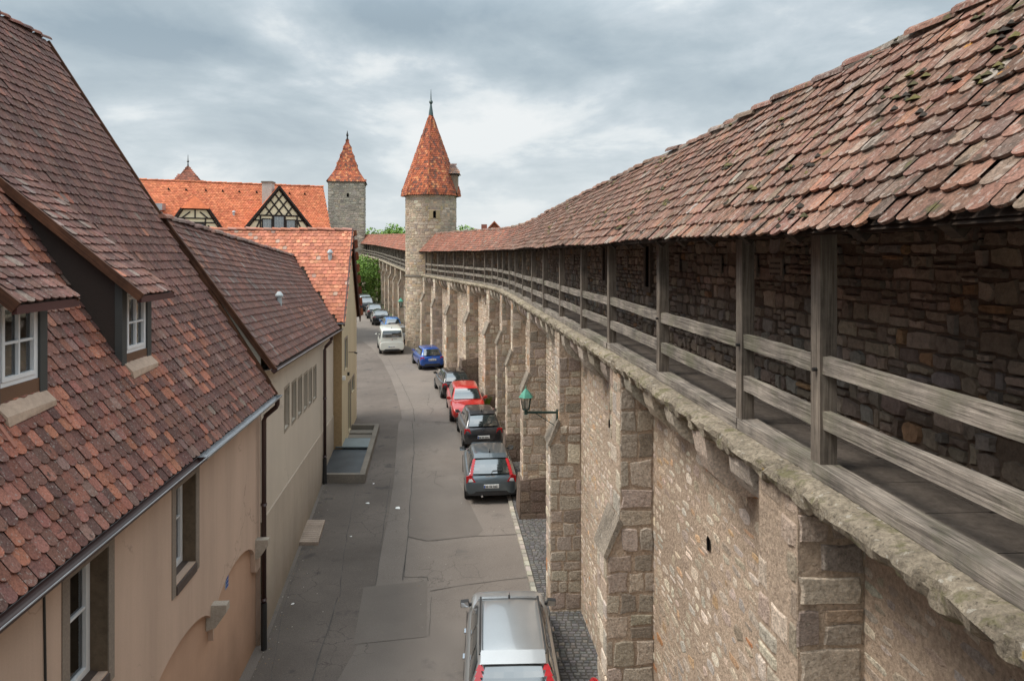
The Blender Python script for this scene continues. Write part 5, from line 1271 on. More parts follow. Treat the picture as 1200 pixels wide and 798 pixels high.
for k in range(5): leaves(mb, (-18.3-.5*k*.3, 99.0+k*.6, 3.0+k*1.0), (1.3-.12*k, .7, 1.2), 1500, .12, G_PAL, 50+k, shell=0)
mb.build('leaves', LEAF, V2)
for i, (px, py, Y, r, lab) in enumerate(((440, 268, 150, 3.6, 'round green treetop just right of the square tower'), (452, 264, 152, 4.2, 'tallest green treetop between the two towers'), (466, 268, 150, 3.6, 'green treetop touching the round tower on its left'), (384, 268, 150, 3, 'green treetop glimpsed left of the square tower'))):
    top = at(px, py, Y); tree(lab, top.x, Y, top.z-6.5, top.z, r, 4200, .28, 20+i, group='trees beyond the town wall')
for i, (px, py, Y, r, lab) in enumerate(((541, 265, 120, 2.6, 'light green treetop right of the round tower'), (552, 268, 122, 2.2, 'lower green treetop between the round tower and the red gable'))):
    top = at(px, py, Y); tree(lab, top.x, Y, top.z-5.5, top.z, r, 3000, .22, 40+i, group='trees beyond the town wall')
def weed(label, p, s, seed, n=160):
    T = thing('weed', label, 'weed', p, group='weeds at the foot of the wall'); mb = MB(); rnd = random.Random(seed); b = V(p)
    for k in range(n):
        a = rnd.uniform(0, 6.28); l = s*rnd.uniform(.4, 1); t = V((math.cos(a)*l*.5, math.sin(a)*l*.5, l)); w_ = V((-math.sin(a), math.cos(a), 0))*.02*s/.3
        m = b+t*.6+V((0, 0, .02)); e = b+t; col = random.choice([(.13, .22, .03), (.10, .18, .03), (.16, .26, .04)])
        mb.add([b+V((rnd.gauss(0, .1*s), rnd.gauss(0, .1*s), 0)), m+w_, e, m-w_], [(0, 1, 2, 3)], col)
    mb.build('leaves', LEAF, T)
for i, (Y, s, lab) in enumerate(((37.3, .75, 'bright green weed clump beside the red car'), (18.9, .28, 'small weed growing from the setts at the wall foot'), (47.6, .3, 'low weeds on the kerb by the small blue car'), (56.6, .35, 'weeds at the kerb beside the white van'), (13.6, .2, 'tiny weed low on the nearest wall foot'))):
    x = wall_base_x(Y)-.35 if i in (1, 4) else kerb_x(Y)+.15
    weed(lab, (x+.2*(i == 0), Y, zg(Y)+.08), s, i)
# distant woods to the horizon
mb = MB(); rnd = random.Random(99)
for i in range(260):
    a = rnd.uniform(-75, 75); d = rnd.uniform(230, 420); x = d*math.sin(R(a)); y = d*math.cos(R(a)); h = rnd.uniform(3.5, 6)
    leaves(mb, (x, y, 3.2+h*.45), (6, 5, h*.6), 70, 1.0, [(.035, .055, .02), (.05, .07, .028)], i, shell=0)
o = mb.build('distant_woods', LEAF); prop(o, 'low dark band of woodland on the horizon beyond the town', 'woodland', kind='stuff')
# ================================================================== CARS
# local frame: x right, y forward, z up, origin on the ground under the middle of the car
PAINTS = {}
def paint(name, c, metal=.5, rough=.32):
    if name not in PAINTS: PAINTS[name] = plain(name, c, rough, metal=metal, spec=.5, coat=.9, var=.04)
    return PAINTS[name]
def bake(ob, name, parent):
    dg = bpy.context.evaluated_depsgraph_get(); dg.update()
    me = bpy.data.meshes.new_from_object(ob.evaluated_get(dg), depsgraph=dg); me.name = name
    o = bpy.data.objects.new(name, me); COL.objects.link(o); o.parent = parent; bpy.data.objects.remove(ob); return o
def loft(rows, close=True):
    vs = [p for r in rows for p in r]; m = len(rows[0]); fs = []
    for i in range(len(rows)-1):
        for k in range(m): fs.append((i*m+k, i*m+(k+1) % m, (i+1)*m+(k+1) % m, (i+1)*m+k))
    fs += [tuple(range(m))[::-1], tuple(range((len(rows)-1)*m, len(rows)*m))]
    return vs, fs
KINDS = {   # body table: (fraction of length from the rear, bottom, deck height, half width factor); greenhouse: rear base, rear roof, front roof, front base (fractions), widths
 'hatch': dict(body=[(0, .36, .66, .82), (.012, .27, .86, .93), (.04, .22, .95, .975), (.13, .2, .96, 1), (.35, .19, .94, 1), (.6, .19, .93, 1), (.72, .19, .93, .99), (.80, .2, .90, .975), (.90, .22, .82, .93), (.96, .25, .72, .87), (.99, .3, .62, .80), (1, .36, .54, .73)],
               gh=(.03, .155, .57, .735), gw=(.86, .64), side=((.50, .035, .30), (.74, .33, .52)), wb=(.17, .82)),
 'estate': dict(body=[(0, .38, .68, .84), (.01, .28, .88, .94), (.03, .22, .97, .975), (.12, .2, .97, 1), (.35, .19, .95, 1), (.62, .19, .93, 1), (.74, .19, .92, .985), (.84, .2, .90, .96), (.92, .22, .85, .93), (.965, .26, .76, .88), (.99, .32, .6, .78), (1, .38, .52, .70)],
               gh=(.025, .115, .60, .75), gw=(.88, .66), side=(), wb=(.19, .81)),
 'van': dict(body=[(0, .40, .9, .93), (.006, .32, 1.0, .97), (.02, .27, 1.04, .985), (.15, .26, 1.05, 1), (.5, .26, 1.05, 1), (.78, .26, 1.03, .99), (.86, .27, .98, .97), (.93, .28, .88, .93), (.98, .3, .72, .87), (1, .38, .6, .8)],
               gh=(.008, .03, .72, .85), gw=(.945, .80), side=(), wb=(.2, .8)),
}
def car(name, label, kind, L, W, H, p, heading, paintmat, lights='low', plate=True, roofrails=False, spoiler=False, emblem=None, extra=None, slope=True, handles=False, tall=False, group='cars parked along the town wall'):
    """p: ground position of the car's middle; heading: direction the nose points (radians from +Y, counter-clockwise)"""
    x, y = p; T = thing(name, label, 'van' if kind == 'van' else 'car', (x, y, zg(y)), rz=heading, group=group, tilt=0)
    tl = math.atan(.027)*math.cos(heading) if (slope and y > 17) else 0
    T.rotation_euler = (tl, -math.atan(.027)*math.sin(heading) if y > 17 else 0, heading)
    K = KINDS[kind]; hw = W/2; zmul = H/1.46 if kind == 'hatch' else (H/1.45 if kind == 'estate' else H/1.94)
    dz = lambda z: z*(.5+.5*zmul)
    Y = lambda f: (f-.5)*L
    rows = []
    for f, zb, zt, wf in K['body']:
        w = hw*wf; zt = dz(zt); h = zt-zb; yy = Y(f)
        half = [(.0, zb), (.80, zb), (.96, zb+.10*h), (1.0, zb+.40*h), (.995, zb+.62*h), (.965, zb+.86*h), (.90, zt-.015), (.72, zt+.012), (.0, zt+.03)]
        pts = [V((a*w, yy, z)) for a, z in half]+[V((-a*w, yy, z)) for a, z in half[-2:0:-1]]
        rows.append(pts)
    vs, fs = loft(rows); me = bpy.data.meshes.new('b'); me.from_pydata(vs, [], fs); me.materials.append(paintmat); me.materials.append(TRIM)
    bm = bmesh.new(); bm.from_mesh(me); bmesh.ops.recalc_face_normals(bm, faces=bm.faces); bm.to_mesh(me); bm.free()
    me.polygons.foreach_set('use_smooth', [True]*len(me.polygons))
    b = bpy.data.objects.new('b', me); COL.objects.link(b); m = b.modifiers.new('s', 'SUBSURF'); m.levels = 2; m.render_levels = 2
    # wheel arches
    wr = .315*(H/1.46)**.3 if kind != 'van' else .34; cut = MB(); wx = []
    for f in K['wb']:
        n = 20; yy = Y(f)
        for sg in (-1, 1):
            x0, x1 = sg*(hw-.26), sg*(hw+.2); r = wr+.055
            ring = [V((0, yy+r*math.cos(2*math.pi*k/n), wr+r*math.sin(2*math.pi*k/n))) for k in range(n)]
            A = [V((x0, q.y, q.z)) for q in ring]; B = [V((x1, q.y, q.z)) for q in ring]
            cut.add(A+B, [tuple(range(n)), tuple(range(n, 2*n))[::-1]]+[(k, n+k, n+(k+1) % n, (k+1) % n) for k in range(n)])
            wx.append((sg, yy))
    c = cut.build('cutter', [TRIM], None, fix=True); mo = b.modifiers.new('c', 'BOOLEAN'); mo.operation = 'DIFFERENCE'; mo.object = c; mo.solver = 'EXACT'
    try: mo.material_mode = 'TRANSFER'
    except Exception: pass
    body = bake(b, 'body', T); bpy.data.objects.remove(c)
    for sg, yy in wx:
        mb = MB(); n = 22; prof = [(-.19, wr*.70), (-.19, wr*.96), (-.16, wr), (-.03, wr), (0, wr*.96), (.004, wr*.68)]; rows = []
        for k in range(n):
            a = 2*math.pi*k/n; rows.append([V((sg*(hw-.012+o), yy+rr*math.cos(a), wr+rr*math.sin(a))) for o, rr in prof])
        rows.append(rows[0]); m = len(prof)
        for r0, r1 in zip(rows, rows[1:]):
            mb.add(r0+r1, [(k, k+1, m+k+1, m+k) for k in range(m-1)])
        w_ = mb.build('wheel', TYRE, T, smooth=True, local=True)
        mb = MB(); xx = sg*(hw-.022); rr = wr*.69
        mb.poly([V((sg*(hw-.07), yy+rr*math.cos(2*math.pi*k/n), wr+rr*math.sin(2*math.pi*k/n))) for k in range(n)], mi=1)
        for k in range(n):
            a0, a1 = 2*math.pi*k/n, 2*math.pi*(k+1)/n
            mb.quad((xx, yy+rr*math.cos(a0), wr+rr*math.sin(a0)), (xx, yy+rr*math.cos(a1), wr+rr*math.sin(a1)), (xx, yy+rr*.88*math.cos(a1), wr+rr*.88*math.sin(a1)), (xx, yy+rr*.88*math.cos(a0), wr+rr*.88*math.sin(a0)))
        for k in range(6):
            a = 2*math.pi*k/6+.3; mb.beam((xx-sg*.01, yy, wr), (xx-sg*.004, yy+rr*.92*math.cos(a), wr+rr*.92*math.sin(a)), .055, .02, up=(1, 0, 0))
        mb.build('rim', [RIM, TRIM], w_, local=True)
    # greenhouse
    f0, f1, f2, f3 = K['gh']; zbelt = dz(K['body'][4][2])-.03; zr = H; w0 = hw*K['gw'][0]; w1 = hw*K['gw'][1]
    y0, y1, y2, y3 = Y(f0), Y(f1), Y(f2), Y(f3); zc = zr-.055
    def sect(y, w, z, crown): return [V((-w, y, z-crown*.55)), V((-w*.55, y, z)), V((0, y, z+.012)), V((w*.55, y, z)), V((w, y, z-crown*.55))]
    # rows from rear base over the roof to the front base: columns across
    nst = [(y0, w0*.96, zbelt, 0), (lerp(y0, y1, .5), lerp(w0, w1, .42), lerp(zbelt, zr, .52), .012), (y1-.03*0, w1*1.0, zc-.02, .03), (lerp(y1, y2, .1), w1*1.03, zr-.012, .06), (lerp(y1, y2, .5), w1*1.06, zr, .06), (lerp(y1, y2, .93), w1*1.03, zr-.02, .06), (y2+.05, w1, zc-.035, .035), (lerp(y2, y3, .55), lerp(w1, w0, .5), lerp(zr, zbelt, .52), .012), (y3, w0*.93, zbelt, 0)]
    if kind == 'van': nst[2] = (y1, w1*1.0, zc-.02, .03)
    vs = []; fs = []
    for (yy, w, z, cr) in nst: vs += sect(yy, w, z, cr)
    n = len(nst)
    for i in range(n-1):
        for k in range(4): fs.append((i*5+k, i*5+k+1, (i+1)*5+k+1, (i+1)*5+k))
    # sides down to the belt
    base = []
    for sg, col in ((-1, 0), (1, 4)):
        idx = []
        for i, (yy, w, z, cr) in enumerate(nst):
            yb = lerp(y0, y3, (yy-y0)/(y3-y0)); wb_ = w0*(.96 if i == 0 else .93 if i == n-1 else 1.0); vs.append(V((sg*wb_, yb, zbelt-.01))); idx.append(len(vs)-1)
        for i in range(n-1):
            q = (i*5+col, (i+1)*5+col, idx[i+1], idx[i]); fs.append(q if sg > 0 else q[::-1])
    me = bpy.data.meshes.new('g'); me.from_pydata(vs, [], fs); me.materials.append(paintmat); me.polygons.foreach_set('use_smooth', [True]*len(me.polygons))
    bm = bmesh.new(); bm.from_mesh(me); bmesh.ops.recalc_face_normals(bm, faces=bm.faces)
    cl = bm.edges.layers.float.new('crease_edge') if not bm.edges.layers.float.get('crease_edge') else bm.edges.layers.float['crease_edge']
    for e in bm.edges:
        if len(e.link_faces) == 2 and e.calc_face_angle(0) > R(28): e[cl] = .45
    bm.to_mesh(me); bm.free()
    g = bpy.data.objects.new('g', me); COL.objects.link(g); m = g.modifiers.new('s', 'SUBSURF'); m.levels = 2; m.render_levels = 2
    bake(g, 'roof', T)
    # glass: curved sheets a few mm proud
    def sheet_(nm, fn, mat=CARGLASS, nu=6, nv=5, par=None, lay=.0):
        mb = MB(); G = [[fn(u/nu, v/nv) for u in range(nu+1)] for v in range(nv+1)]
        for v in range(nv):
            for u in range(nu): mb.quad(G[v][u], G[v][u+1], G[v+1][u+1], G[v+1][u])
        return mb.build(nm, mat, par or T, smooth=True, local=True)
    def endglass(front, u0, u1, v0, v1, off):
        ya, yb, zb_ = (y3, y2+.05, zbelt) if front else (y0, y1, zbelt)
        sg = 1 if front else -1
        def fn(u, v):
            t = lerp(v0, v1, v); w = lerp(w0*.94, w1, t)*lerp(u0, u1, u); s = lerp(u0, u1, u)
            bow = .035*(1-s*s); yy = lerp(ya, yb, t)+sg*(.02+.06*math.sin(math.pi*t)*.6+off)+sg*bow*.5; z = lerp(zb_, zc-.03, t)+.012+.035*math.sin(math.pi*t)
            return V((w, yy, z+off))
        return fn
    rg = (-.90, .90) if lights != 'tall' else (-.80, .80)
    sheet_('rear_window', endglass(False, rg[0], rg[1], .10 if kind != 'van' else .30, .90, .012))
    sheet_('windscreen', endglass(True, -.93, .93, .06, .93, .012))
    def sideglass(sg, ua, ub, va=.12, vb=.86):
        def fn(u, v):
            t = lerp(va, vb, v); s = lerp(ua, ub, u); yb = lerp(y0, y3, s); yt = lerp(y1, y2+.05, s); w = lerp(w0, w1*1.03, t)+.006+.02*math.sin(math.pi*t)
            endf = 1-.05*(1-min(1, min(s, 1-s)/.15)); return V((sg*w*endf, lerp(yb, yt, t), lerp(zbelt, zr-.05, t)))
        return fn
    segs = ((.07, .27), (.30, .56), (.585, .90)) if kind != 'van' else ((.06, .34), (.38, .66), (.70, .93))
    for sg in (-1, 1):
        for (ua, ub) in segs: sheet_('side_window', sideglass(sg, ua, ub), nu=4, nv=4)
    # mirrors
    for sg in (-1, 1):
        ym = lerp(y3, y2, .22); zm = zbelt+.09; xm = sg*(w0+.02); mb = MB()
        A = [V((xm+sg*.02, ym+.02, zm-.05)), V((xm+sg*.20, ym-.02, zm-.04)), V((xm+sg*.21, ym-.02, zm+.07)), V((xm+sg*.04, ym+.02, zm+.07))]
        mb.prism(A, V((0, .13, 0))); mb.beam((xm-sg*.03, ym+.06, zm-.01), (xm+sg*.05, ym+.06, zm-.01), .06, .05, up=(0, 0, 1)); o = mb.build('mirror', (extra or {}).get('mirror', paintmat), T, local=True)
        mb = MB(); mb.poly([q+V((0, -.004, 0))*1+(sum(A, V())/4-q)*.1 for q in A]); mb.build('mirror_glass', CHROME, o, local=True)
    # rear: bumper strip, plate, lights
    def rear(x, z):   # point on the tail at height z, width x
        f = .012 if z > .5 else .006
        return V((x, Y(0)+.02+.10*(abs(x)/hw)**3+(.0 if z < .8 else .03*(z-.8)/.15), z))
    zt_ = dz(.95)
    sg_ = [(-.36, .36)]
    def panel(nm, pts, mat, off=.02, par=None):
        mb = MB(); P_ = [rear(*q)-V((0, off, 0)) for q in pts]; mb.prism(P_, V((0, .05, 0))); return mb.build(nm, mat, par or T, local=True)
    bz = .42
    mb = MB(); pr = [rear(t*hw*.93, bz) for t in [i/8-1 for i in range(17)]]
    for a_, b_ in zip(pr, pr[1:]): mb.hexa([a_+V((0, -.035, -.12)), b_+V((0, -.035, -.12)), b_+V((0, .08, -.12)), a_+V((0, .08, -.12)), a_+V((0, -.03, .02)), b_+V((0, -.03, .02)), b_+V((0, .08, .02)), a_+V((0, .08, .02))])
    mb.build('rear_bumper', TRIM if kind in ('van',) or (extra or {}).get('blackbumper', True) else paintmat, T, local=True)
    if plate:
        zp_ = (extra or {}).get('platez', .62); o = panel('number_plate', [(-.25, zp_-.055), (.25, zp_-.055), (.25, zp_+.055), (-.25, zp_+.055)], PLATE, .05)
        mb = MB(); q = rear(0, zp_).y-.0535
        mb.quad((-.245, q, zp_-.05), (-.205, q, zp_-.05), (-.205, q, zp_+.05), (-.245, q, zp_+.05)); mb.build('plate_band', PLATE_B, o, local=True)
        mb = MB(); xx = -.185
        for wd in (.04, .045, 0, .045, .045, 0, .04, .045, .04):
            if wd: mb.quad((xx, q, zp_-.035), (xx+wd*.7, q, zp_-.035), (xx+wd*.7, q, zp_+.03), (xx, q, zp_+.03)); mb.quad((xx+wd*.2, q-.001, zp_-.0), (xx+wd*.55, q-.001, zp_-.0), (xx+wd*.55, q-.001, zp_+.015), (xx+wd*.2, q-.001, zp_+.015), mi=1)
            xx += wd+.006 if wd else .025
        mb.build('plate_characters', [TRIM, PLATE], o, local=True)
    for sg in (-1, 1):
        if lights == 'low':
            panel('tail_light', [(sg*hw*.62, zt_-.24), (sg*hw*.94, zt_-.26), (sg*hw*.93, zt_-.06), (sg*hw*.68, zt_-.05)], RED_L, .03)
        elif lights == 'van':
            panel('tail_light', [(sg*hw*.80, .62), (sg*hw*.95, .62), (sg*hw*.95, .98), (sg*hw*.80, .98)], RED_L, .03)
        elif lights == 'shoulder':
            a_ = panel('tail_light', [(sg*hw*.58, zt_-.20), (sg*hw*.93, zt_-.24), (sg*hw*.93, zt_-.03), (sg*hw*.76, zt_+.02)], RED_L, .035)
            panel('lamp_lens', [(sg*hw*.66, zt_-.18), (sg*hw*.84, zt_-.2), (sg*hw*.83, zt_-.11), (sg*hw*.72, zt_-.10)], WHITE_L, .04, a_)
            fn = endglass(False, 0, 1, 0, 1, .02); mb = MB()
            for i in range(6):
                t0, t1 = i/6*.92, (i+1)/6*.92
                def e(t, k):
                    w = lerp(w0*.94, w1, t)*k; q = fn(.9, t); return V((sg*w, q.y-.004, q.z))
                mb.quad(e(t0, .84+.0*t0), e(t0, 1.03), e(t1, .99), e(t1, .88))
            mb.build('tail_light_stalk', RED_L, T, local=True)
        elif lights == 'tall':
            fn = endglass(False, 0, 1, 0, 1, .02); mb = MB()
            def e(t, k): w = lerp(w0*.94, w1, t)*k; q = fn(min(k, 1), t); return V((sg*w, q.y-.012, q.z))
            for i in range(6):
                t0, t1 = -.05+i/6*.98, -.05+(i+1)/6*.98; mb.quad(e(t0, .80), e(t0, 1.04), e(t1, 1.0), e(t1, .86+.04*t1))
            o = mb.build('tail_light', RED_L, T, local=True)
            panel('lamp_lens', [(sg*hw*.66, zt_-.24), (sg*hw*.93, zt_-.26), (sg*hw*.93, zt_-.02), (sg*hw*.78, zt_-.02)], RED_L, .035, o)
        # head lamps
        def front(x, z): return V((x, Y(1)-.07-.16*(abs(x)/hw)**3-.14*max(0, z-.55)/.2*0.6, z))
        mb = MB(); P_ = [front(sg*hw*.48, .60)+V((0, .05, 0)), front(sg*hw*.90, .64)+V((0, -.16, 0)), front(sg*hw*.90, .76)+V((0, -.30, 0)), front(sg*hw*.52, .70)+V((0, -.02, 0))]; mb.prism(P_, V((0, -.08, 0))); mb.build('headlight', WHITE_L, T, local=True)
    mb = MB(); P_ = [V((-hw*.4, Y(1)-.015, .34)), V((hw*.4, Y(1)-.015, .34)), V((hw*.34, Y(1)-.03, .52)), V((-hw*.34, Y(1)-.03, .52))]; mb.prism(P_, V((0, -.06, 0))); mb.build('grille', TRIM, T, local=True)
    if (extra or {}).get('frontplate'):
        mb = MB(); mb.box(-.25, .25, Y(1)+.0, Y(1)+.012, .38, .48); mb.build('number_plate', PLATE, T, local=True)
    if spoiler:
        mb = MB(); mb.hexa([(-w1*.95, y1-.10, zr-.075), (w1*.95, y1-.10, zr-.075), (w1*.97, y1+.22, zr-.03), (-w1*.97, y1+.22, zr-.03), (-w1*.95, y1-.12, zr-.055), (w1*.95, y1-.12, zr-.055), (w1*.97, y1+.22, zr+.004), (-w1*.97, y1+.22, zr+.004)]); mb.build('spoiler', paintmat, T, local=True)
    if roofrails:
        for sg in (-1, 1):
            x_ = sg*w1*.985; mb = MB(); mb.tube([(x_, y1+.15, zr-.03), (x_, y1+.28, zr+.035), (x_, lerp(y1, y2, .5), zr+.045), (x_, y2-.12, zr+.03), (x_, y2+.0, zr-.04)], .02, 8); mb.build('roof_rail', TRIM, T, local=True)
    mb = MB(); ya_ = lerp(y1, y2, (extra or {}).get('ant', .12)); mb.tube([(0, ya_, zr-.01), (0, ya_-.03, zr+.05)], .022, 6); mb.tube([(0, ya_-.02, zr+.03), (0, ya_-.14, zr+.16)], .006, 5); mb.build('antenna', TRIM, T, local=True)
    mb = MB(); wz = zbelt+.10; mb.tube([(0, y0-.05, wz-.02), (.05, lerp(y0, y1, .18)-.07, wz+.06), (.36, lerp(y0, y1, .2)-.07, wz+.08)], .012, 5); mb.build('rear_wiper', TRIM, T, local=True)
    if emblem == 'ring':
        q = rear(0, zt_-.08); mb = MB(); n = 18; c = V((0, q.y-.045, zt_-.10)); r = .06
        for k in range(n):
            a0, a1 = 2*math.pi*k/n, 2*math.pi*(k+1)/n; mb.quad(c+V((r*math.cos(a0), 0, r*math.sin(a0))), c+V((r*math.cos(a1), 0, r*math.sin(a1))), c+V((r*.8*math.cos(a1), 0, r*.8*math.sin(a1))), c+V((r*.8*math.cos(a0), 0, r*.8*math.sin(a0))))
        def st(x0, z0, x1, z1): mb.beam(c+V((x0*r, -.002, z0*r)), c+V((x1*r, -.002, z1*r)), .009, .004, up=(0, 1, 0))
        st(-.35, .8, 0, .1); st(.35, .8, 0, .1); st(-.8, .25, -.4, -.75); st(-.4, -.75, 0, .0); st(0, 0, .4, -.75); st(.4, -.75, .8, .25); mb.build('round_emblem', CHROME, T, local=True)
    if emblem == 'bars':
        q = rear(0, zt_-.08); mb = MB(); mb.box(-.2, -.04, q.y-.05, q.y-.045, zt_-.02, zt_+.005); mb.box(.0, .12, q.y-.05, q.y-.045, zt_-.02, zt_+.005); mb.build('lettering', CHROME, T, local=True)
    if emblem == 'lozenge':
        q = rear(0, zt_-.08); mb = MB(); c = V((0, q.y-.05, zt_-.10)); mb.poly([c+V((0, 0, .07)), c+V((.045, 0, 0)), c+V((0, 0, -.07)), c+V((-.045, 0, 0))]); mb.build('emblem', CHROME, T, local=True)
    if emblem == 'wing':
        q = rear(0, zt_-.08); mb = MB(); c = V((0, q.y-.06, 1.16)); mb.poly([c+V((0, 0, .05)), c+V((.04, 0, 0)), c+V((0, 0, -.05)), c+V((-.04, 0, 0))]); mb.build('emblem', RED_L, T, local=True)
    if handles:
        for sg in (-1, 1):
            for f in (.36, .56):
                mb = MB(); mb.beam((sg*(hw+.004), Y(f), dz(.80)), (sg*(hw+.004), Y(f)+.17, dz(.80)), .035, .03, up=(0, 0, 1)); mb.build('door_handle', CHROME, T, local=True)
            for f in (.315, .52, .73):
                mb = MB(); mb.tube([(sg*(hw*.985+.0), Y(f), .30), (sg*(hw+.001), Y(f), .55), (sg*(hw*.985), Y(f)+.01, dz(.86))], .005, 4); mb.build('door_seam', TRIM, T, local=True)
    if kind != 'van' and (extra or {}).get('exhaust'):
        mb = MB(); mb.tube([(-hw*.35, Y(0)-.06, .29), (-hw*.35, Y(0)+.2, .29)], .035, 10); mb.build('exhaust_pipe', CHROME, T, local=True)
    return T
silver = paint('silver paint', (.50, .52, .53), .65, .28)
steel = paint('steel blue grey paint', (.115, .145, .165), .6, .3)
anth = paint('anthracite paint', (.05, .052, .058), .6, .3)
blackp = paint('black paint', (.012, .013, .015), .3, .25)
redp = paint('bright red paint', (.52, .022, .018), .1, .25)
bluep = paint('vivid blue paint', (.018, .09, .40), .4, .28)
lblue = paint('light blue paint', (.02, .20, .60), .3, .3)
whitep = paint('creamy white paint', (.72, .73, .66), 0, .35)
greyp = paint('mid grey metallic paint', (.30, .32, .33), .6, .3)
def rearpos(rx, ry, L, hd):   # centre of a car whose tail middle is at rx, ry
    return (rx-math.sin(hd)*L/2, ry+math.cos(hd)*L/2)
mir = {'mirror': TRIM, 'ant': .97}
car('parked_car', 'silver estate car with black roof rails, cut by the bottom edge', 'estate', 4.75, 1.78, 1.46, rearpos(.04, 12.25, 4.75, R(2)), R(2), silver, 'tall', roofrails=True, spoiler=True, handles=True, extra=mir)
car('parked_car', 'steel grey three-door hatchback with tall red rear lights, second nearest car', 'hatch', 4.25, 1.78, 1.44, rearpos(-.68, 24.4, 4.25, R(5)), R(5), steel, 'shoulder', spoiler=True, emblem='bars', extra={'exhaust': 1, 'mirror': TRIM, 'platez': .60, 'ant': .2})
car('parked_car', 'dark anthracite small hatchback parked between the steel grey and red cars', 'hatch', 3.97, 1.69, 1.46, rearpos(-1.17, 30.5, 3.97, R(9)), R(9), anth, 'low', spoiler=True, emblem='ring', extra={'blackbumper': False, 'platez': .56, 'ant': .1})
hd = R(180+8)
car('parked_car', 'bright red hatchback parked with its bonnet towards the viewer', 'hatch', 4.32, 1.77, 1.43, (-2.02-math.sin(R(8))*2.16, 34.75+2.16), hd, redp, 'low', extra={'frontplate': True})
car('parked_car', 'black small hatchback parked just behind the red car', 'hatch', 3.95, 1.72, 1.43, rearpos(-2.95, 40.0, 3.95, R(13)), R(13), blackp, 'low')
car('parked_car', 'vivid blue small hatchback standing alone between the black car and the white van', 'hatch', 3.8, 1.64, 1.43, rearpos(-5.25, 48.7, 3.8, R(17)), R(17), bluep, 'low', emblem='lozenge', extra={'platez': .70})
car('parked_van', 'creamy white boxy van with black rear bumper', 'van', 4.75, 1.84, 1.94, rearpos(-8.93, 55.0, 4.75, R(13)), R(13), whitep, 'van', emblem='wing', extra={'platez': .62, 'mirror': TRIM})
car('parked_car', 'silver grey car half hidden behind the white van, close to the round tower', 'estate', 4.4, 1.74, 1.5, rearpos(-9.15, 60.0, 4.4, R(15)), R(15), greyp, 'low')
car('parked_car', 'light blue car whose roof shows over the white van', 'hatch', 4.1, 1.72, 1.5, rearpos(-10.6, 66.0, 4.1, R(16)), R(16), lblue, 'low')
car('parked_car', 'black estate car, first of the far row beyond the round tower', 'estate', 4.6, 1.82, 1.46, rearpos(-12.9, 73.0, 4.6, R(14)), R(14), blackp, 'low')
car('parked_car', 'black hatchback close behind the far black estate', 'hatch', 4.3, 1.78, 1.5, rearpos(-14.6, 78.9, 4.3, R(14)), R(14), anth, 'low')
car('parked_car', 'dark four-wheel drive car behind the two far black cars', 'hatch', 4.4, 1.85, 1.65, rearpos(-16.9, 86, 4.4, R(12)), R(12), blackp, 'low')
car('parked_car', 'silver estate car, farthest of the row, by the green tree', 'estate', 4.6, 1.8, 1.5, rearpos(-18.2, 92, 4.6, R(20)), R(20), greyp, 'low')
# ================================================================== SKY, SUN, CAMERA
w = bpy.data.worlds.new('World'); sc.world = w; w.use_nodes = True; nt = w.node_tree; bg = nt.nodes['Background']; out = nt.nodes['World Output']
SUN_EL, SUN_AZ = 57, -104          # azimuth from +Y, negative to the left
sky = nd(nt, 'ShaderNodeTexSky', sky_type='NISHITA', sun_disc=False); sky.sun_elevation = R(SUN_EL); sky.sun_rotation = R(SUN_AZ); sky.air_density = 1.2; sky.dust_density = 2
nt.links.new(sky.outputs[0], bg.inputs[0]); bg.inputs[1].default_value = .11
tc = nd(nt, 'ShaderNodeTexCoord'); sx = nd(nt, 'ShaderNodeSeparateXYZ'); nt.links.new(tc.outputs['Generated'], sx.inputs[0])
az = nd(nt, 'ShaderNodeMath', operation='MAXIMUM'); az.inputs[1].default_value = 0; nt.links.new(sx.outputs[2], az.inputs[0])
ad = nd(nt, 'ShaderNodeMath', operation='ADD'); ad.inputs[1].default_value = .22; nt.links.new(az.outputs[0], ad.inputs[0])
dx = nd(nt, 'ShaderNodeMath', operation='DIVIDE'); nt.links.new(sx.outputs[0], dx.inputs[0]); nt.links.new(ad.outputs[0], dx.inputs[1])
dy = nd(nt, 'ShaderNodeMath', operation='DIVIDE'); nt.links.new(sx.outputs[1], dy.inputs[0]); nt.links.new(ad.outputs[0], dy.inputs[1])
cb = nd(nt, 'ShaderNodeCombineXYZ'); nt.links.new(dx.outputs[0], cb.inputs[0]); nt.links.new(dy.outputs[0], cb.inputs[1])
mp = nd(nt, 'ShaderNodeMapping'); mp.inputs['Scale'].default_value = (1.0, .9, 1); mp.inputs['Location'].default_value = (31.3, 4.2, .4); nt.links.new(cb.outputs[0], mp.inputs[0])
n1 = nd(nt, 'ShaderNodeTexNoise', i_Scale=1.0, i_Detail=8, i_Roughness=.5, i_Distortion=.6); nt.links.new(mp.outputs[0], n1.inputs['Vector'])
n2 = nd(nt, 'ShaderNodeTexNoise', i_Scale=2.2, i_Detail=9, i_Roughness=.6, i_Distortion=.2); nt.links.new(mp.outputs[0], n2.inputs['Vector'])
mx = nd(nt, 'ShaderNodeMath', operation='MULTIPLY_ADD'); mx.inputs[1].default_value = .35; nt.links.new(n2.outputs['Fac'], mx.inputs[0])
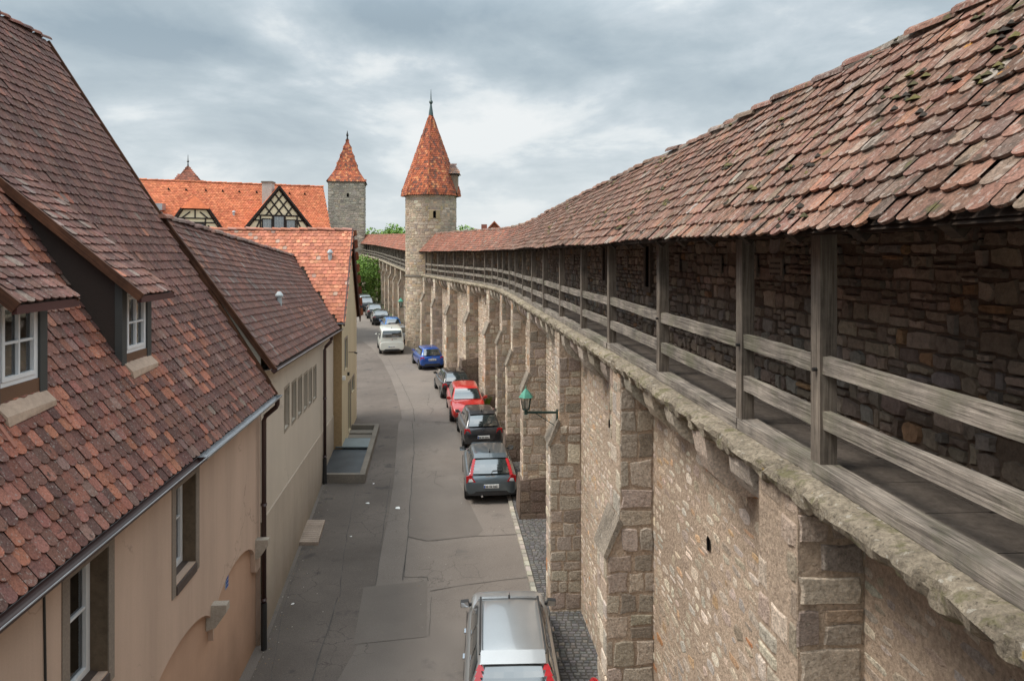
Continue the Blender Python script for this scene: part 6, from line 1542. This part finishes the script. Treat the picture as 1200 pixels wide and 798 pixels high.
m0 = nd(nt, 'ShaderNodeMath', operation='MULTIPLY'); m0.inputs[1].default_value = .65; nt.links.new(n1.outputs['Fac'], m0.inputs[0]); nt.links.new(m0.outputs[0], mx.inputs[2])
cc = ramp(nt, mx.outputs[0], [(.36, (.33, .41, .47)), (.45, (.45, .53, .58)), (.50, (.57, .64, .685)), (.53, (.72, .77, .79)), (.58, (.86, .88, .88))])
# paler towards the horizon
hz = ramp(nt, sx.outputs[2], [(0.0, (.8, .8, .8)), (.12, (.35, .35, .35)), (.26, (0, 0, 0))])
cc = mixc(nt, hz, cc, (.78, .83, .85))
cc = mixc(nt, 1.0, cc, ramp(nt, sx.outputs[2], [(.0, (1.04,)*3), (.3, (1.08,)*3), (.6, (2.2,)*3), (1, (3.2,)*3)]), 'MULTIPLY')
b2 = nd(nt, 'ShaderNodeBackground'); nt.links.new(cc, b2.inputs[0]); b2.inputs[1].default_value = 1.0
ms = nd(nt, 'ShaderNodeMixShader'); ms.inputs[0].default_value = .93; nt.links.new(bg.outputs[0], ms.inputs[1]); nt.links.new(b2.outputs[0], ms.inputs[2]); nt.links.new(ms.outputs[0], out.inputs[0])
sl = bpy.data.lights.new('sun', 'SUN'); sl.energy = 3.5; sl.angle = R(22); sl.color = (1, .93, .84)
so = bpy.data.objects.new('sun', sl); COL.objects.link(so)
d = V((math.sin(R(SUN_AZ))*math.cos(R(SUN_EL)), math.cos(R(SUN_AZ))*math.cos(R(SUN_EL)), math.sin(R(SUN_EL))))
so.rotation_euler = (-d).to_track_quat('-Z', 'Y').to_euler(); so.location = (0, 0, 40)
cam = bpy.data.cameras.new('camera'); co = bpy.data.objects.new('camera', cam); COL.objects.link(co)
co.location = (0, 0, EYE); co.rotation_euler = (R(90), 0, 0); cam.sensor_width = 36; cam.lens = 36*F/1200; cam.shift_y = -99/1200; cam.clip_end = 3000; cam.clip_start = .05
sc.camera = co
sc.view_settings.view_transform = 'Standard'; sc.view_settings.look = 'None'; sc.view_settings.exposure = 0; sc.view_settings.gamma = 1
